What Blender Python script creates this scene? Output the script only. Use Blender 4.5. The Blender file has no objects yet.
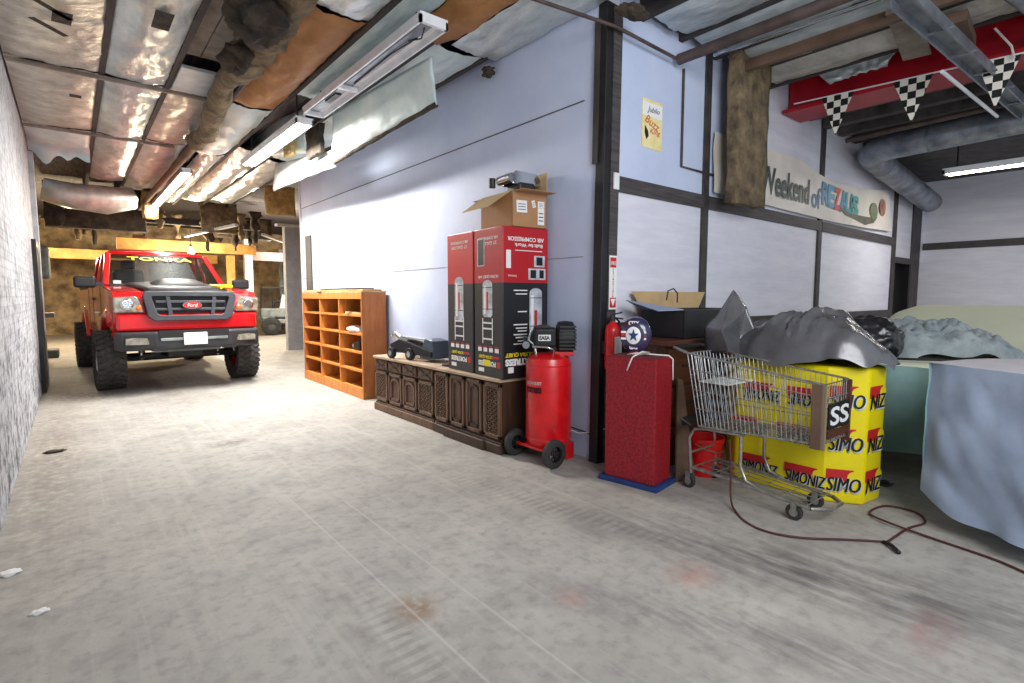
import bpy, bmesh, math, random
from math import sin, cos, pi, radians as R, hypot, atan, atan2
from mathutils import Vector, Matrix, noise
V = Vector
S = bpy.context.scene
COL = S.collection
random.seed(7)

# ------------------------------------------------------------------ camera
F = 532.0; CH = 1.35
PIT = atan((341.5-297.0)/F); YAW = atan(441*cos(PIT)/F)
FW = V((sin(YAW)*cos(PIT), cos(YAW)*cos(PIT), -sin(PIT)))
RT = V((cos(YAW), -sin(YAW), 0)); UP = RT.cross(FW)
CAMP = V((0, 0, CH))
def ray(x, y): return FW + RT*((x-512)/F) - UP*((y-341.5)/F)
def fz(x, y, z=0.0):
    d = ray(x, y); return CAMP + d*((z-CH)/d.z)
def ax(x, y, X):
    d = ray(x, y); return CAMP + d*(X/d.x)
def ay(x, y, Y):
    d = ray(x, y); return CAMP + d*(Y/d.y)
cd = bpy.data.cameras.new('camera'); cam = bpy.data.objects.new('camera', cd); COL.objects.link(cam)
cd.sensor_width = 36; cd.lens = F/1024*36; cd.clip_start = .02; cd.clip_end = 200
cam.matrix_world = Matrix((( RT.x, UP.x, -FW.x, 0), (RT.y, UP.y, -FW.y, 0), (RT.z, UP.z, -FW.z, CH), (0, 0, 0, 1)))
S.camera = cam
S.view_settings.view_transform = 'Standard'
S.cycles.use_denoising = True
S.cycles.max_bounces = 8

# ------------------------------------------------------------------ materials
def lin(c):
    return tuple(((v/255)/12.92 if v/255 <= .04045 else ((v/255+.055)/1.055)**2.4) for v in c[:3]) + (1.0,)
def newmat(name):
    m = bpy.data.materials.new(name); m.use_nodes = True
    nt = m.node_tree; return m, nt, nt.nodes, nt.links, nt.nodes['Principled BSDF']
def pm(name, c, rough=.5, metal=0, c2=None, scale=6, bump=0, bscale=40, stretch=None, spec=.5, coat=0, lo=.35, hi=.65, detail=5, emit=0):
    m, nt, N, L, b = newmat(name)
    b.inputs['Roughness'].default_value = rough; b.inputs['Metallic'].default_value = metal
    b.inputs['Specular IOR Level'].default_value = spec; b.inputs['Coat Weight'].default_value = coat
    b.inputs['Base Color'].default_value = lin(c)
    tc = N.new('ShaderNodeTexCoord'); co = tc.outputs['Object']
    if stretch:
        mp = N.new('ShaderNodeMapping'); mp.inputs['Scale'].default_value = stretch
        L.new(co, mp.inputs['Vector']); co = mp.outputs['Vector']
    if c2:
        n = N.new('ShaderNodeTexNoise'); n.inputs['Scale'].default_value = scale; n.inputs['Detail'].default_value = detail
        n.inputs['Roughness'].default_value = .62
        L.new(co, n.inputs['Vector'])
        r = N.new('ShaderNodeValToRGB'); r.color_ramp.elements[0].position = lo; r.color_ramp.elements[1].position = hi
        r.color_ramp.elements[0].color = lin(c); r.color_ramp.elements[1].color = lin(c2)
        L.new(n.outputs['Fac'], r.inputs['Fac']); L.new(r.outputs['Color'], b.inputs['Base Color'])
    if bump:
        n2 = N.new('ShaderNodeTexNoise'); n2.inputs['Scale'].default_value = bscale; n2.inputs['Detail'].default_value = 5
        L.new(co, n2.inputs['Vector'])
        bp = N.new('ShaderNodeBump'); bp.inputs['Strength'].default_value = bump; bp.inputs['Distance'].default_value = .02
        L.new(n2.outputs['Fac'], bp.inputs['Height']); L.new(bp.outputs['Normal'], b.inputs['Normal'])
    if emit:
        b.inputs['Emission Color'].default_value = lin(c); b.inputs['Emission Strength'].default_value = emit
    return m

M = {}
M['black'] = pm('black_paint', (20, 20, 22), .5, c2=(32, 31, 32))
M['darkmetal'] = pm('dark_steel', (34, 33, 34), .5, .3, c2=(52, 50, 48), scale=9)
M['rubber'] = pm('black_rubber', (36, 36, 36), .8, c2=(58, 56, 54), scale=14)
M['tread'] = pm('dusty_tread', (74, 71, 68), .85, c2=(52, 50, 48), scale=14)
M['chrome'] = pm('chrome', (200, 202, 205), .18, 1)
M['zinc'] = pm('zinc_wire', (186, 184, 178), .35, .75, c2=(140, 138, 130), scale=20)
M['galv'] = pm('galvanised_steel', (150, 156, 164), .42, .6, c2=(118, 124, 132), scale=5)
M['white'] = pm('white_paint', (228, 228, 226), .5, c2=(210, 210, 206))
M['whiteprint'] = pm('white_print', (232, 232, 230), .6)
M['greyprint'] = pm('grey_print', (150, 154, 160), .5, c2=(215, 220, 226), scale=9)
M['redprint'] = pm('red_print', (190, 30, 34), .5)
M['yellowprint'] = pm('yellow_print', (235, 215, 20), .5)
M['blackprint'] = pm('black_print', (14, 14, 16), .5)
M['redpaint'] = pm('red_car_paint', (206, 12, 20), .22, 0, c2=(190, 8, 14), coat=.7)
M['blackgloss'] = pm('black_gloss', (30, 30, 32), .5, spec=.35)
M['greyplastic'] = pm('charcoal_plastic', (66, 68, 74), .5, c2=(58, 60, 66))
M['redtank'] = pm('red_tank_paint', (228, 26, 32), .33, c2=(196, 16, 24), coat=.3, bump=.03, bscale=60)
M['redsparkle'] = pm('textured_red_panel', (118, 12, 26), .45, c2=(156, 22, 38), scale=55, lo=.4, hi=.6, bump=.15, bscale=90)
M['bluebase'] = pm('blue_paint', (30, 62, 118), .5, c2=(24, 50, 100))
M['bucket'] = pm('red_plastic', (206, 20, 22), .4)
M['card'] = pm('cardboard', (176, 132, 92), .8, c2=(160, 118, 80), scale=4)
M['cardin'] = pm('pale_cardboard', (196, 168, 124), .85, c2=(182, 152, 108), scale=4)
M['kraft'] = pm('kraft_paper', (166, 116, 66), .7, c2=(138, 92, 50), scale=3, bump=.5, bscale=7)
M['oak'] = pm('orange_stained_pine', (214, 142, 66), .5, c2=(190, 114, 44), scale=3, stretch=(6, 6, 1))
M['oakside'] = pm('stained_plywood', (184, 112, 52), .45, c2=(158, 88, 36), scale=3, stretch=(4, 4, 1))
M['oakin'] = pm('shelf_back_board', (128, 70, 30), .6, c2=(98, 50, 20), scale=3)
M['walnut'] = pm('dark_walnut', (74, 50, 36), .5, c2=(52, 34, 24), scale=3, stretch=(8, 8, 1))
M['walnutlite'] = pm('worn_walnut', (112, 82, 60), .5, c2=(84, 58, 42), scale=4, stretch=(8, 8, 1))
M['dustytop'] = pm('dusty_wood_top', (190, 168, 142), .7, c2=(160, 134, 108), scale=3)
M['brownwood'] = pm('brown_wood', (94, 54, 36), .5, c2=(66, 36, 24), scale=3, stretch=(1, 6, 8))
M['board'] = pm('worn_brown_board', (112, 88, 72), .75, c2=(84, 64, 50), scale=3)
M['joist'] = pm('old_timber', (66, 58, 56), .8, c2=(44, 40, 42), scale=4, stretch=(8, 1, 8))
M['deck'] = pm('roof_deck_board', (112, 106, 108), .85, c2=(70, 64, 64), scale=3, stretch=(8, 1, 1))
M['lath'] = pm('pale_lath', (150, 138, 126), .8, c2=(112, 100, 90))
M['timber'] = pm('yellow_timber', (206, 160, 92), .7, c2=(166, 118, 60), scale=3)
M['wool'] = pm('mineral_wool', (132, 114, 86), 1, c2=(78, 66, 52), scale=7, bump=1, bscale=16)
M['woollite'] = pm('pale_mineral_wool', (200, 172, 116), 1, c2=(150, 122, 78), scale=7, bump=1, bscale=16)
M['wooldark'] = pm('sooty_mineral_wool', (74, 62, 50), 1, c2=(38, 32, 28), scale=6, bump=1, bscale=14)
M['foil'] = pm('silver_foil', (206, 212, 212), .36, .35, c2=(168, 178, 180), scale=2.2, bump=.8, bscale=5, stretch=(2.5, 1.2, 1))
M['foilwhite'] = pm('white_foil_face', (214, 226, 224), .5, .25, c2=(186, 204, 206), scale=2.5, bump=.4, bscale=7)
M['foilbrown'] = pm('dusty_foil', (200, 196, 186), .4, .25, c2=(166, 162, 152), scale=3, bump=.8, bscale=6, stretch=(1.4, 2, 1))
M['redsteel'] = pm('red_steel', (176, 12, 32), .42, c2=(146, 10, 28), scale=3)
M['panel'] = pm('lavender_white_panel', (222, 221, 231), .65, c2=(208, 207, 220), scale=1.6, bump=.12, bscale=5, stretch=(1, 1, 6))
M['bluewall'] = pm('pale_blue_board', (196, 206, 230), .6, c2=(184, 195, 222), scale=1.6, bump=.15, bscale=6)
M['trim'] = pm('dark_trim', (46, 44, 48), .6, c2=(70, 64, 60), scale=6)
M['railwood'] = pm('weathered_grey_rail', (82, 76, 76), .65, c2=(54, 50, 52), scale=3, stretch=(1, 4, 14))
M['void'] = pm('doorway_shade', (16, 15, 17), .9)
M['duct'] = pm('grey_duct', (160, 166, 176), .4, .5, c2=(104, 110, 122), scale=4)
M['pipe'] = pm('rusty_pipe', (92, 78, 74), .55, .3, c2=(66, 54, 52), scale=6)
M['bag'] = pm('black_plastic_sheet', (92, 92, 95), .27, c2=(70, 69, 72), scale=3, spec=.9, bump=.15, bscale=7)
M['bagdark'] = pm('black_bin_bag', (26, 26, 29), .3, spec=.6, bump=.1, bscale=5)
M['sheet'] = pm('grey_green_fabric', (158, 167, 168), .85, c2=(122, 133, 136), scale=6, bump=.3, bscale=22)
M['coverblue'] = pm('blue_grey_cover', (160, 174, 196), .9, c2=(144, 158, 182), scale=5, bump=.5, bscale=4)
M['covercream'] = pm('cream_green_cover', (216, 218, 188), .85, c2=(206, 210, 184), scale=2, bump=.15, bscale=8)
M['covershade'] = pm('shaded_teal_cover', (138, 170, 168), .9, c2=(118, 152, 152), scale=3, bump=.3, bscale=6)  # teal tone paints the shade on the cream cover's front
M['cord'] = pm('maroon_cord', (78, 36, 36), .6)
M['wirewhite'] = pm('white_cable', (214, 206, 200), .5)
M['binyellow'] = pm('yellow_printed_wrap', (238, 222, 10), .4, c2=(228, 208, 6), scale=3, bump=.15, bscale=6)
M['vinyl'] = pm('banner_vinyl', (222, 216, 208), .5, c2=(206, 198, 188), scale=2)
M['machine'] = pm('grey_machine', (92, 96, 92), .6, .2, c2=(60, 62, 60), scale=5)
M['fadedgrey'] = pm('faded_grey_paint', (142, 150, 150), .6, c2=(110, 118, 118), scale=6)
M['postpaint'] = pm('painted_post', (200, 202, 204), .6, c2=(170, 172, 174), scale=5)
M['tube'] = pm('lit_tube', (255, 246, 224), .4, emit=16)
M['tubeoff'] = pm('tube_housing', (236, 237, 240), .4, 0, c2=(220, 222, 226))
M['lens'] = pm('headlamp_lens', (112, 106, 94), .2, .2, c2=(168, 164, 152), scale=12, coat=.6)
M['amber'] = pm('amber_lens', (220, 110, 40), .2, coat=1)
M['stain'] = None

def glassmat():
    m, nt, N, L, b = newmat('tinted_glass')
    t = N.new('ShaderNodeBsdfTransparent'); t.inputs[0].default_value = (.5, .53, .52, 1)
    g = N.new('ShaderNodeBsdfGlossy'); g.inputs['Roughness'].default_value = .42; g.inputs['Color'].default_value = (.9, .95, .95, 1)
    mx = N.new('ShaderNodeMixShader'); mx.inputs[0].default_value = .025
    L.new(t.outputs[0], mx.inputs[1]); L.new(g.outputs[0], mx.inputs[2]); L.new(mx.outputs[0], N['Material Output'].inputs['Surface'])
    return m
M['glass'] = glassmat()

def checker(name, s):
    m, nt, N, L, b = newmat(name)
    tc = N.new('ShaderNodeTexCoord'); mp = N.new('ShaderNodeMapping'); mp.inputs['Location'].default_value = (.5, s*.5+.001, .001)
    c = N.new('ShaderNodeTexChecker'); c.inputs['Scale'].default_value = 1/s
    c.inputs['Color1'].default_value = lin((236, 230, 218)); c.inputs['Color2'].default_value = lin((14, 14, 15))
    L.new(tc.outputs['Object'], mp.inputs['Vector']); L.new(mp.outputs['Vector'], c.inputs['Vector']); L.new(c.outputs['Color'], b.inputs['Base Color'])
    b.inputs['Roughness'].default_value = .6
    return m
def split_z(name, z, lo, hi):
    m, nt, N, L, b = newmat(name)
    tc = N.new('ShaderNodeTexCoord'); sp = N.new('ShaderNodeSeparateXYZ'); L.new(tc.outputs['Object'], sp.inputs[0])
    g = N.new('ShaderNodeMath'); g.operation = 'GREATER_THAN'; g.inputs[1].default_value = z; L.new(sp.outputs['Z'], g.inputs[0])
    mx = N.new('ShaderNodeMix'); mx.data_type = 'RGBA'; L.new(g.outputs[0], mx.inputs['Factor'])
    mx.inputs['A'].default_value = lin(lo); mx.inputs['B'].default_value = lin(hi); L.new(mx.outputs['Result'], b.inputs['Base Color'])
    b.inputs['Roughness'].default_value = .38
    return m

def floor_mat():
    m, nt, N, L, b = newmat('worn_concrete')
    geo = N.new('ShaderNodeNewGeometry'); P = geo.outputs['Position']
    def noise_(sc, det=6, st=None, rough=.6):
        co = P
        if st:
            mp = N.new('ShaderNodeMapping'); mp.inputs['Scale'].default_value = st[:3]; mp.inputs['Rotation'].default_value = (0, 0, st[3] if len(st) > 3 else 0)
            L.new(P, mp.inputs['Vector']); co = mp.outputs['Vector']
        n = N.new('ShaderNodeTexNoise'); n.inputs['Scale'].default_value = sc; n.inputs['Detail'].default_value = det; n.inputs['Roughness'].default_value = rough
        L.new(co, n.inputs['Vector']); return n.outputs['Fac']
    def ramp(f, a, bb, ca=0., cb=1.):
        r = N.new('ShaderNodeMapRange'); r.inputs['From Min'].default_value = a; r.inputs['From Max'].default_value = bb
        r.inputs['To Min'].default_value = ca; r.inputs['To Max'].default_value = cb; L.new(f, r.inputs['Value']); return r.outputs['Result']
    def mul(a, c):
        n = N.new('ShaderNodeMath'); n.operation = 'MULTIPLY'; n.use_clamp = True
        L.new(a, n.inputs[0])
        if isinstance(c, float): n.inputs[1].default_value = c
        else: L.new(c, n.inputs[1])
        return n.outputs[0]
    def mix(base, fac, col):
        mx = N.new('ShaderNodeMix'); mx.data_type = 'RGBA'; L.new(fac, mx.inputs['Factor'])
        if isinstance(base, tuple): mx.inputs['A'].default_value = lin(base)
        else: L.new(base, mx.inputs['A'])
        mx.inputs['B'].default_value = lin(col); return mx.outputs['Result']
    def blob(x, y, rx, ry, rot=0):
        mp = N.new('ShaderNodeMapping'); mp.vector_type = 'TEXTURE'; mp.inputs['Location'].default_value = (x, y, 0)
        mp.inputs['Rotation'].default_value = (0, 0, rot); mp.inputs['Scale'].default_value = (rx, ry, 1)
        L.new(P, mp.inputs['Vector'])
        ln = N.new('ShaderNodeVectorMath'); ln.operation = 'LENGTH'; L.new(mp.outputs['Vector'], ln.inputs[0])
        return ramp(ln.outputs['Value'], 1.0, .2)
    c = mix((184, 180, 172), ramp(noise_(.7), .35, .65), (160, 156, 149))
    c = mix(c, mul(ramp(noise_(3.2), .45, .72), .65), (138, 134, 130))
    c = mix(c, mul(ramp(noise_(14, 8), .48, .75), .55), (118, 114, 110))
    c = mix(c, mul(ramp(noise_(2.0, 6, (7, .35, 1, 0)), .52, .75), .35), (204, 198, 190))
    c = mix(c, mul(ramp(noise_(60, 2), .68, .78), .55), (96, 90, 86))
    # dark rubbed lane through the foreground, running along the drive direction to the right
    c = mix(c, mul(mul(blob(2.75, .9, .42, 1.9, R(16)), ramp(noise_(5, 7, (3, .6, 1, -.28)), .3, .62)), .75), (74, 72, 73))
    c = mix(c, mul(mul(blob(3.0, 3.3, .55, 2.6, R(8)), ramp(noise_(4, 7, (3, .6, 1, 0)), .35, .7)), .4), (104, 98, 94))
    c = mix(c, mul(mul(blob(2.0, 1.0, .22, 1.2, R(25)), ramp(noise_(6, 7, (4, .7, 1, -.4)), .35, .62)), .5), (92, 90, 92))
    for (x, y, rx, ry, col, k) in [(2.26, 1.36, .2, .16, (196, 124, 112), .35), (1.66, 1.6, .1, .12, (196, 126, 114), .3), (2.62, .5, .3, .12, (150, 100, 96), .4),
                                   (1.08, 1.97, .14, .16, (140, 112, 84), .85), (1.07, 5.4, .26, .17, (118, 108, 98), .8), (1.15, 4.75, .2, .1, (132, 122, 112), .6),
                                   (1.0, 8.6, .3, .3, (120, 104, 92), .5), (-.2, 6.0, .35, 4, (122, 108, 94), .6), (.2, 9.3, .8, .7, (92, 84, 78), .8), (1.25, 10.2, 1.0, 1.2, (100, 92, 86), .6)]:
        c = mix(c, mul(mul(blob(x, y, rx, ry), ramp(noise_(16, 6), .34, .56)), k), col)
    # saw cut lines along the drive
    sp = N.new('ShaderNodeSeparateXYZ'); L.new(P, sp.inputs[0])
    for (x0, k) in [(1.06, .3), (1.33, .26)]:
        a = N.new('ShaderNodeMath'); a.operation = 'SUBTRACT'; L.new(sp.outputs['X'], a.inputs[0]); a.inputs[1].default_value = x0
        ab = N.new('ShaderNodeMath'); ab.operation = 'ABSOLUTE'; L.new(a.outputs[0], ab.inputs[0])
        c = mix(c, mul(mul(ramp(ab.outputs[0], .009, .003), ramp(sp.outputs['Y'], 4.2, 3.0)), k), (214, 210, 206))
    # tyre tread print
    wv = N.new('ShaderNodeTexWave'); wv.bands_direction = 'Y'; wv.inputs['Scale'].default_value = 5.2; wv.inputs['Distortion'].default_value = 1.5; L.new(P, wv.inputs['Vector'])
    c = mix(c, mul(mul(blob(.93, 1.75, .13, .75, R(-5)), ramp(wv.outputs['Fac'], .45, .75)), .3), (96, 92, 90))
    c = mix(c, mul(mul(blob(2.35, 2.3, .14, 1.3, R(12)), ramp(wv.outputs['Fac'], .45, .75)), .3), (96, 92, 90))
    L.new(c, b.inputs['Base Color']); b.inputs['Roughness'].default_value = .72
    bp = N.new('ShaderNodeBump'); bp.inputs['Strength'].default_value = .25; bp.inputs['Distance'].default_value = .01
    L.new(noise_(22, 8), bp.inputs['Height']); L.new(bp.outputs['Normal'], b.inputs['Normal'])
    return m
M['floor'] = floor_mat()

def brick_mat():
    m, nt, N, L, b = newmat('whitewashed_brick')
    geo = N.new('ShaderNodeNewGeometry'); P = geo.outputs['Position']
    mp = N.new('ShaderNodeMapping'); mp.inputs['Rotation'].default_value = (0, R(-90), R(-90)); L.new(P, mp.inputs['Vector'])
    sp = N.new('ShaderNodeSeparateXYZ'); L.new(P, sp.inputs[0])
    cb = N.new('ShaderNodeCombineXYZ'); L.new(sp.outputs['Y'], cb.inputs['X']); L.new(sp.outputs['Z'], cb.inputs['Y'])
    br = N.new('ShaderNodeTexBrick'); br.inputs['Scale'].default_value = 1; br.inputs['Brick Width'].default_value = .22; br.inputs['Row Height'].default_value = .075
    br.inputs['Mortar Size'].default_value = .008; br.inputs['Color1'].default_value = lin((198, 199, 203)); br.inputs['Color2'].default_value = lin((188, 189, 194)); br.inputs['Mortar'].default_value = lin((180, 181, 186))
    L.new(cb.outputs[0], br.inputs['Vector'])
    def nz(s, a, bb):
        n = N.new('ShaderNodeTexNoise'); n.inputs['Scale'].default_value = s; n.inputs['Detail'].default_value = 8; n.inputs['Roughness'].default_value = .7; L.new(P, n.inputs['Vector'])
        r = N.new('ShaderNodeMapRange'); r.inputs['From Min'].default_value = a; r.inputs['From Max'].default_value = bb; L.new(n.outputs['Fac'], r.inputs['Value']); return r.outputs['Result'], n.outputs['Fac']
    f1, raw = nz(9, .46, .6)
    zz = N.new('ShaderNodeMapRange'); zz.inputs['From Min'].default_value = 2.2; zz.inputs['From Max'].default_value = .2; zz.inputs['To Min'].default_value = .5; zz.inputs['To Max'].default_value = 1.0; L.new(sp.outputs['Z'], zz.inputs['Value'])
    mu = N.new('ShaderNodeMath'); mu.operation = 'MULTIPLY'; L.new(f1, mu.inputs[0]); L.new(zz.outputs['Result'], mu.inputs[1])
    mx = N.new('ShaderNodeMix'); mx.data_type = 'RGBA'; L.new(mu.outputs[0], mx.inputs['Factor']); L.new(br.outputs['Color'], mx.inputs['A']); mx.inputs['B'].default_value = lin((76, 74, 78))
    L.new(mx.outputs['Result'], b.inputs['Base Color']); b.inputs['Roughness'].default_value = .7
    ad = N.new('ShaderNodeMath'); ad.operation = 'MULTIPLY_ADD'; L.new(br.outputs['Fac'], ad.inputs[0]); ad.inputs[1].default_value = -.3; L.new(raw, ad.inputs[2])
    bp = N.new('ShaderNodeBump'); bp.inputs['Strength'].default_value = .8; bp.inputs['Distance'].default_value = .015; L.new(ad.outputs[0], bp.inputs['Height']); L.new(bp.outputs['Normal'], b.inputs['Normal'])
    return m
M['brick'] = brick_mat()
M['stonewall'] = pm('rough_stone_wall', (196, 172, 134), .9, c2=(112, 94, 72), scale=2.2, bump=1, bscale=6)

# ------------------------------------------------------------------ mesh helpers
class MB:
    def __init__(s): s.bm = bmesh.new()
    def hexa(s, p):
        v = [s.bm.verts.new(q) for q in p]
        for f in ((0,3,2,1),(4,5,6,7),(0,1,5,4),(1,2,6,5),(2,3,7,6),(3,0,4,7)): s.bm.faces.new([v[i] for i in f])
        return s
    def box(s, x0, x1, y0, y1, z0, z1, T=None):
        p = [V(q) for q in ((x0,y0,z0),(x1,y0,z0),(x1,y1,z0),(x0,y1,z0),(x0,y0,z1),(x1,y0,z1),(x1,y1,z1),(x0,y1,z1))]
        return s.hexa([T @ q for q in p] if T else p)
    def bar(s, a, b, w, h=None, upv=(0,0,1)):
        a, b = V(a), V(b); h = h or w; d = (b-a).normalized(); u = V(upv)
        if abs(d.dot(u)) > .98: u = V((1,0,0)) if abs(d.x) < .9 else V((0,1,0))
        r = d.cross(u).normalized()*(w/2); t = r.cross(d).normalized()*(h/2)
        return s.hexa([a-r-t, a+r-t, b+r-t, b-r-t, a-r+t, a+r+t, b+r+t, b-r+t])
    def tube(s, pts, r, n=8, closed=False, wob=0):
        pts = [V(p) for p in pts]; k = len(pts); rings = []; prev = None
        for i, p in enumerate(pts):
            if closed: d = pts[(i+1) % k]-pts[i-1]
            else: d = pts[min(i+1, k-1)]-pts[max(i-1, 0)]
            d.normalize()
            if prev is None:
                u = V((0,0,1)) if abs(d.z) < .9 else V((1,0,0)); prev = (u-d*u.dot(d)).normalized()
            else: prev = (prev-d*prev.dot(d)).normalized()
            q = d.cross(prev); rr = r[i] if isinstance(r, (list, tuple)) else r
            ring = []
            for j in range(n):
                a = 2*pi*j/n; dirv = prev*cos(a)+q*sin(a); r2 = rr
                if wob: r2 = rr*(1+wob*noise.noise((p+dirv*rr)*9))
                ring.append(s.bm.verts.new(p+dirv*r2))
            rings.append(ring)
        for i in range(k if closed else k-1):
            A, B = rings[i], rings[(i+1) % k]
            for j in range(n): s.bm.faces.new((A[j], A[(j+1) % n], B[(j+1) % n], B[j]))
        if not closed:
            s.bm.faces.new(rings[0][::-1]); s.bm.faces.new(rings[-1])
        return s
    def lathe(s, prof, n=24, T=None):
        rings = []
        for (r, z) in prof:
            if r < 1e-6: rings.append([s.bm.verts.new((T @ V((0,0,z))) if T else (0,0,z))]); continue
            rings.append([s.bm.verts.new((T @ V((r*cos(2*pi*j/n), r*sin(2*pi*j/n), z))) if T else (r*cos(2*pi*j/n), r*sin(2*pi*j/n), z)) for j in range(n)])
        for A, B in zip(rings, rings[1:]):
            for j in range(n):
                a, b, c, d = A[j % len(A)], A[(j+1) % len(A)], B[(j+1) % len(B)], B[j % len(B)]
                q = [];
                for w in (a, b, c, d):
                    if w not in q: q.append(w)
                if len(q) > 2: s.bm.faces.new(q)
        return s
    def prism(s, poly, axis, a0, a1, T=None):
        def P(u, w, a):
            q = V((a,u,w)) if axis == 'x' else V((u,a,w)) if axis == 'y' else V((u,w,a))
            return T @ q if T else q
        A = [s.bm.verts.new(P(u, w, a0)) for u, w in poly]; B = [s.bm.verts.new(P(u, w, a1)) for u, w in poly]
        n = len(poly); s.bm.faces.new(A); s.bm.faces.new(B[::-1])
        for i in range(n): s.bm.faces.new((A[i], A[(i+1) % n], B[(i+1) % n], B[i]))
        return s
    def grid(s, f, nu, nv):
        g = [[s.bm.verts.new(f(i/nu, j/nv)) for j in range(nv+1)] for i in range(nu+1)]
        for i in range(nu):
            for j in range(nv): s.bm.faces.new((g[i][j], g[i+1][j], g[i+1][j+1], g[i][j+1]))
        return s
    def poly(s, pts):
        s.bm.faces.new([s.bm.verts.new(p) for p in pts]); return s
    def loft(s, rings, cap=True):
        R_ = [[s.bm.verts.new(p) for p in r] for r in rings]; n = len(R_[0])
        for A, B in zip(R_, R_[1:]):
            for j in range(n): s.bm.faces.new((A[j], A[(j+1) % n], B[(j+1) % n], B[j]))
        if cap: s.bm.faces.new(R_[0][::-1]); s.bm.faces.new(R_[-1])
        return s
    def build(s, name, mat, parent=None, smooth=None, bevel=0, solid=0, seg=2, sub=0):
        bmesh.ops.recalc_face_normals(s.bm, faces=s.bm.faces)
        me = bpy.data.meshes.new(name); s.bm.to_mesh(me); s.bm.free(); me.materials.append(mat)
        if smooth is not None:
            for p in me.polygons: p.use_smooth = True
            if smooth < 180: me.set_sharp_from_angle(angle=R(smooth))
        o = bpy.data.objects.new(name, me); COL.objects.link(o)
        if parent: o.parent = parent
        if solid:
            m = o.modifiers.new('s', 'SOLIDIFY'); m.thickness = solid; m.offset = 0
        if bevel:
            m = o.modifiers.new('b', 'BEVEL'); m.width = bevel; m.segments = seg; m.limit_method = 'ANGLE'; m.angle_limit = R(40)
        if sub:
            m = o.modifiers.new('u', 'SUBSURF'); m.levels = m.render_levels = sub
        return o

def tag(o, label, cat, group=None, kind=None):
    o['label'] = label; o['category'] = cat
    if group: o['group'] = group
    if kind: o['kind'] = kind
    return o
def thing(name, label, cat, loc=(0,0,0), rz=0, group=None):
    o = bpy.data.objects.new(name, None); COL.objects.link(o); o.location = loc; o.rotation_euler = (0, 0, rz)
    o.empty_display_size = .1
    return tag(o, label, cat, group)
def struct(o): o['kind'] = 'structure'; return o
def dup(o, parent=None):
    c = o.copy(); COL.objects.link(c)
    if parent: c.parent = parent
    for ch in list(o.children): dup(ch, c)
    return c
def frame(o, r, u):
    r = V(r).normalized(); u = V(u); n = r.cross(u).normalized(); u = n.cross(r)
    return Matrix(((r.x,u.x,n.x,o[0]),(r.y,u.y,n.y,o[1]),(r.z,u.z,n.z,o[2]),(0,0,0,1)))
FONTC = {}
def text(st, mat, parent, T, width=None, height=None, name='lettering', bold=0, shear=0, ext=.0008):
    cu = bpy.data.curves.new('t', 'FONT'); cu.body = st; cu.align_x = 'CENTER'; cu.align_y = 'CENTER'; cu.extrude = ext; cu.offset = bold; cu.shear = shear
    cu.resolution_u = 3
    to = bpy.data.objects.new('t', cu); COL.objects.link(to)
    dg = bpy.context.evaluated_depsgraph_get(); dg.update()
    me = bpy.data.meshes.new_from_object(to.evaluated_get(dg)); bpy.data.objects.remove(to); bpy.data.curves.remove(cu)
    xs = [v.co.x for v in me.vertices]; ys = [v.co.y for v in me.vertices]
    w, h = max(xs)-min(xs), max(ys)-min(ys); cx, cy = (max(xs)+min(xs))/2, (max(ys)+min(ys))/2
    sx = (width/w) if width else (height/h); sy = (height/h) if height else sx
    for v in me.vertices: v.co = T @ V(((v.co.x-cx)*sx, (v.co.y-cy)*sy, v.co.z))
    me.name = name; me.materials.append(mat)
    o = bpy.data.objects.new(name, me); COL.objects.link(o)
    if parent: o.parent = parent
    return o
def plate(mat, parent, T, w, h, name, d=.001):
    return MB().box(-w/2, w/2, -h/2, h/2, 0, d, T).build(name, mat, parent)
def fbm(p, o=3):
    return sum(noise.noise(V(p)*2**i)/2**i for i in range(o))
def ridge(p, o=3):
    return sum((1-2*abs(noise.noise(V(p)*2**i)))/2**i for i in range(o))

# ------------------------------------------------------------------ setting
XW, YB, XE = 3.28, 2.85, 12.2
XL = -.385
struct(MB().grid(lambda u, v: V((-2.0+15.5*u, -2.5+30*v, 0)), 1, 1).build('floor', M['floor']))
struct(MB().box(XL-.25, XL, -1.5, 10.9, 0, 3.95).build('wall_left', M['brick']))
struct(MB().box(XL-.02, XL+.05, 9.95, 10.75, 0, 2.15).build('trim_1', M['black']))
struct(MB().box(XL-.02, XL+.06, 10.75, 10.95, 0, 3.5).build('trim_2', M['postpaint']))
w = struct(MB().box(XW, XW+.2, YB+.055, 9.95, 0, 3.95).build('wall_right', M['bluewall']))
MB().box(XW-.004, XW, YB+.2, 9.9, 2.925, 2.935).build('board_joint', M['railwood'], w)
MB().box(XW-.004, XW, YB+.2, 9.9, 1.68, 1.685).build('board_joint', M['lath'], w)
struct(MB().box(XW-.02, XW, 9.45, 9.72, 0, 2.42).build('trim_3', M['trim']))
struct(MB().box(XW-.015, XW+.215, 9.95, 10.0, 0, 3.4).build('trim_4', M['postpaint']))
wb = struct(MB().box(XW+.04, 10.55, YB, YB+.05, 0, 3.95).build('wall_back', M['panel']))
MB().box(3.45, 4.7, YB-.006, YB, 2.29, 3.95).build('upper_board', M['bluewall'], wb)
MB().box(4.8, 5.6, YB-.006, YB, 2.29, 3.95).build('upper_board', M['bluewall'], wb)
struct(MB().box(10.55, XE, YB, YB+.16, 1.98, 3.95).build('wall_back_header', M['panel']))
struct(MB().box(XE, XE+.2, -2.2, YB+.16, 0, 3.95).build('wall_east', M['panel']))
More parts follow.
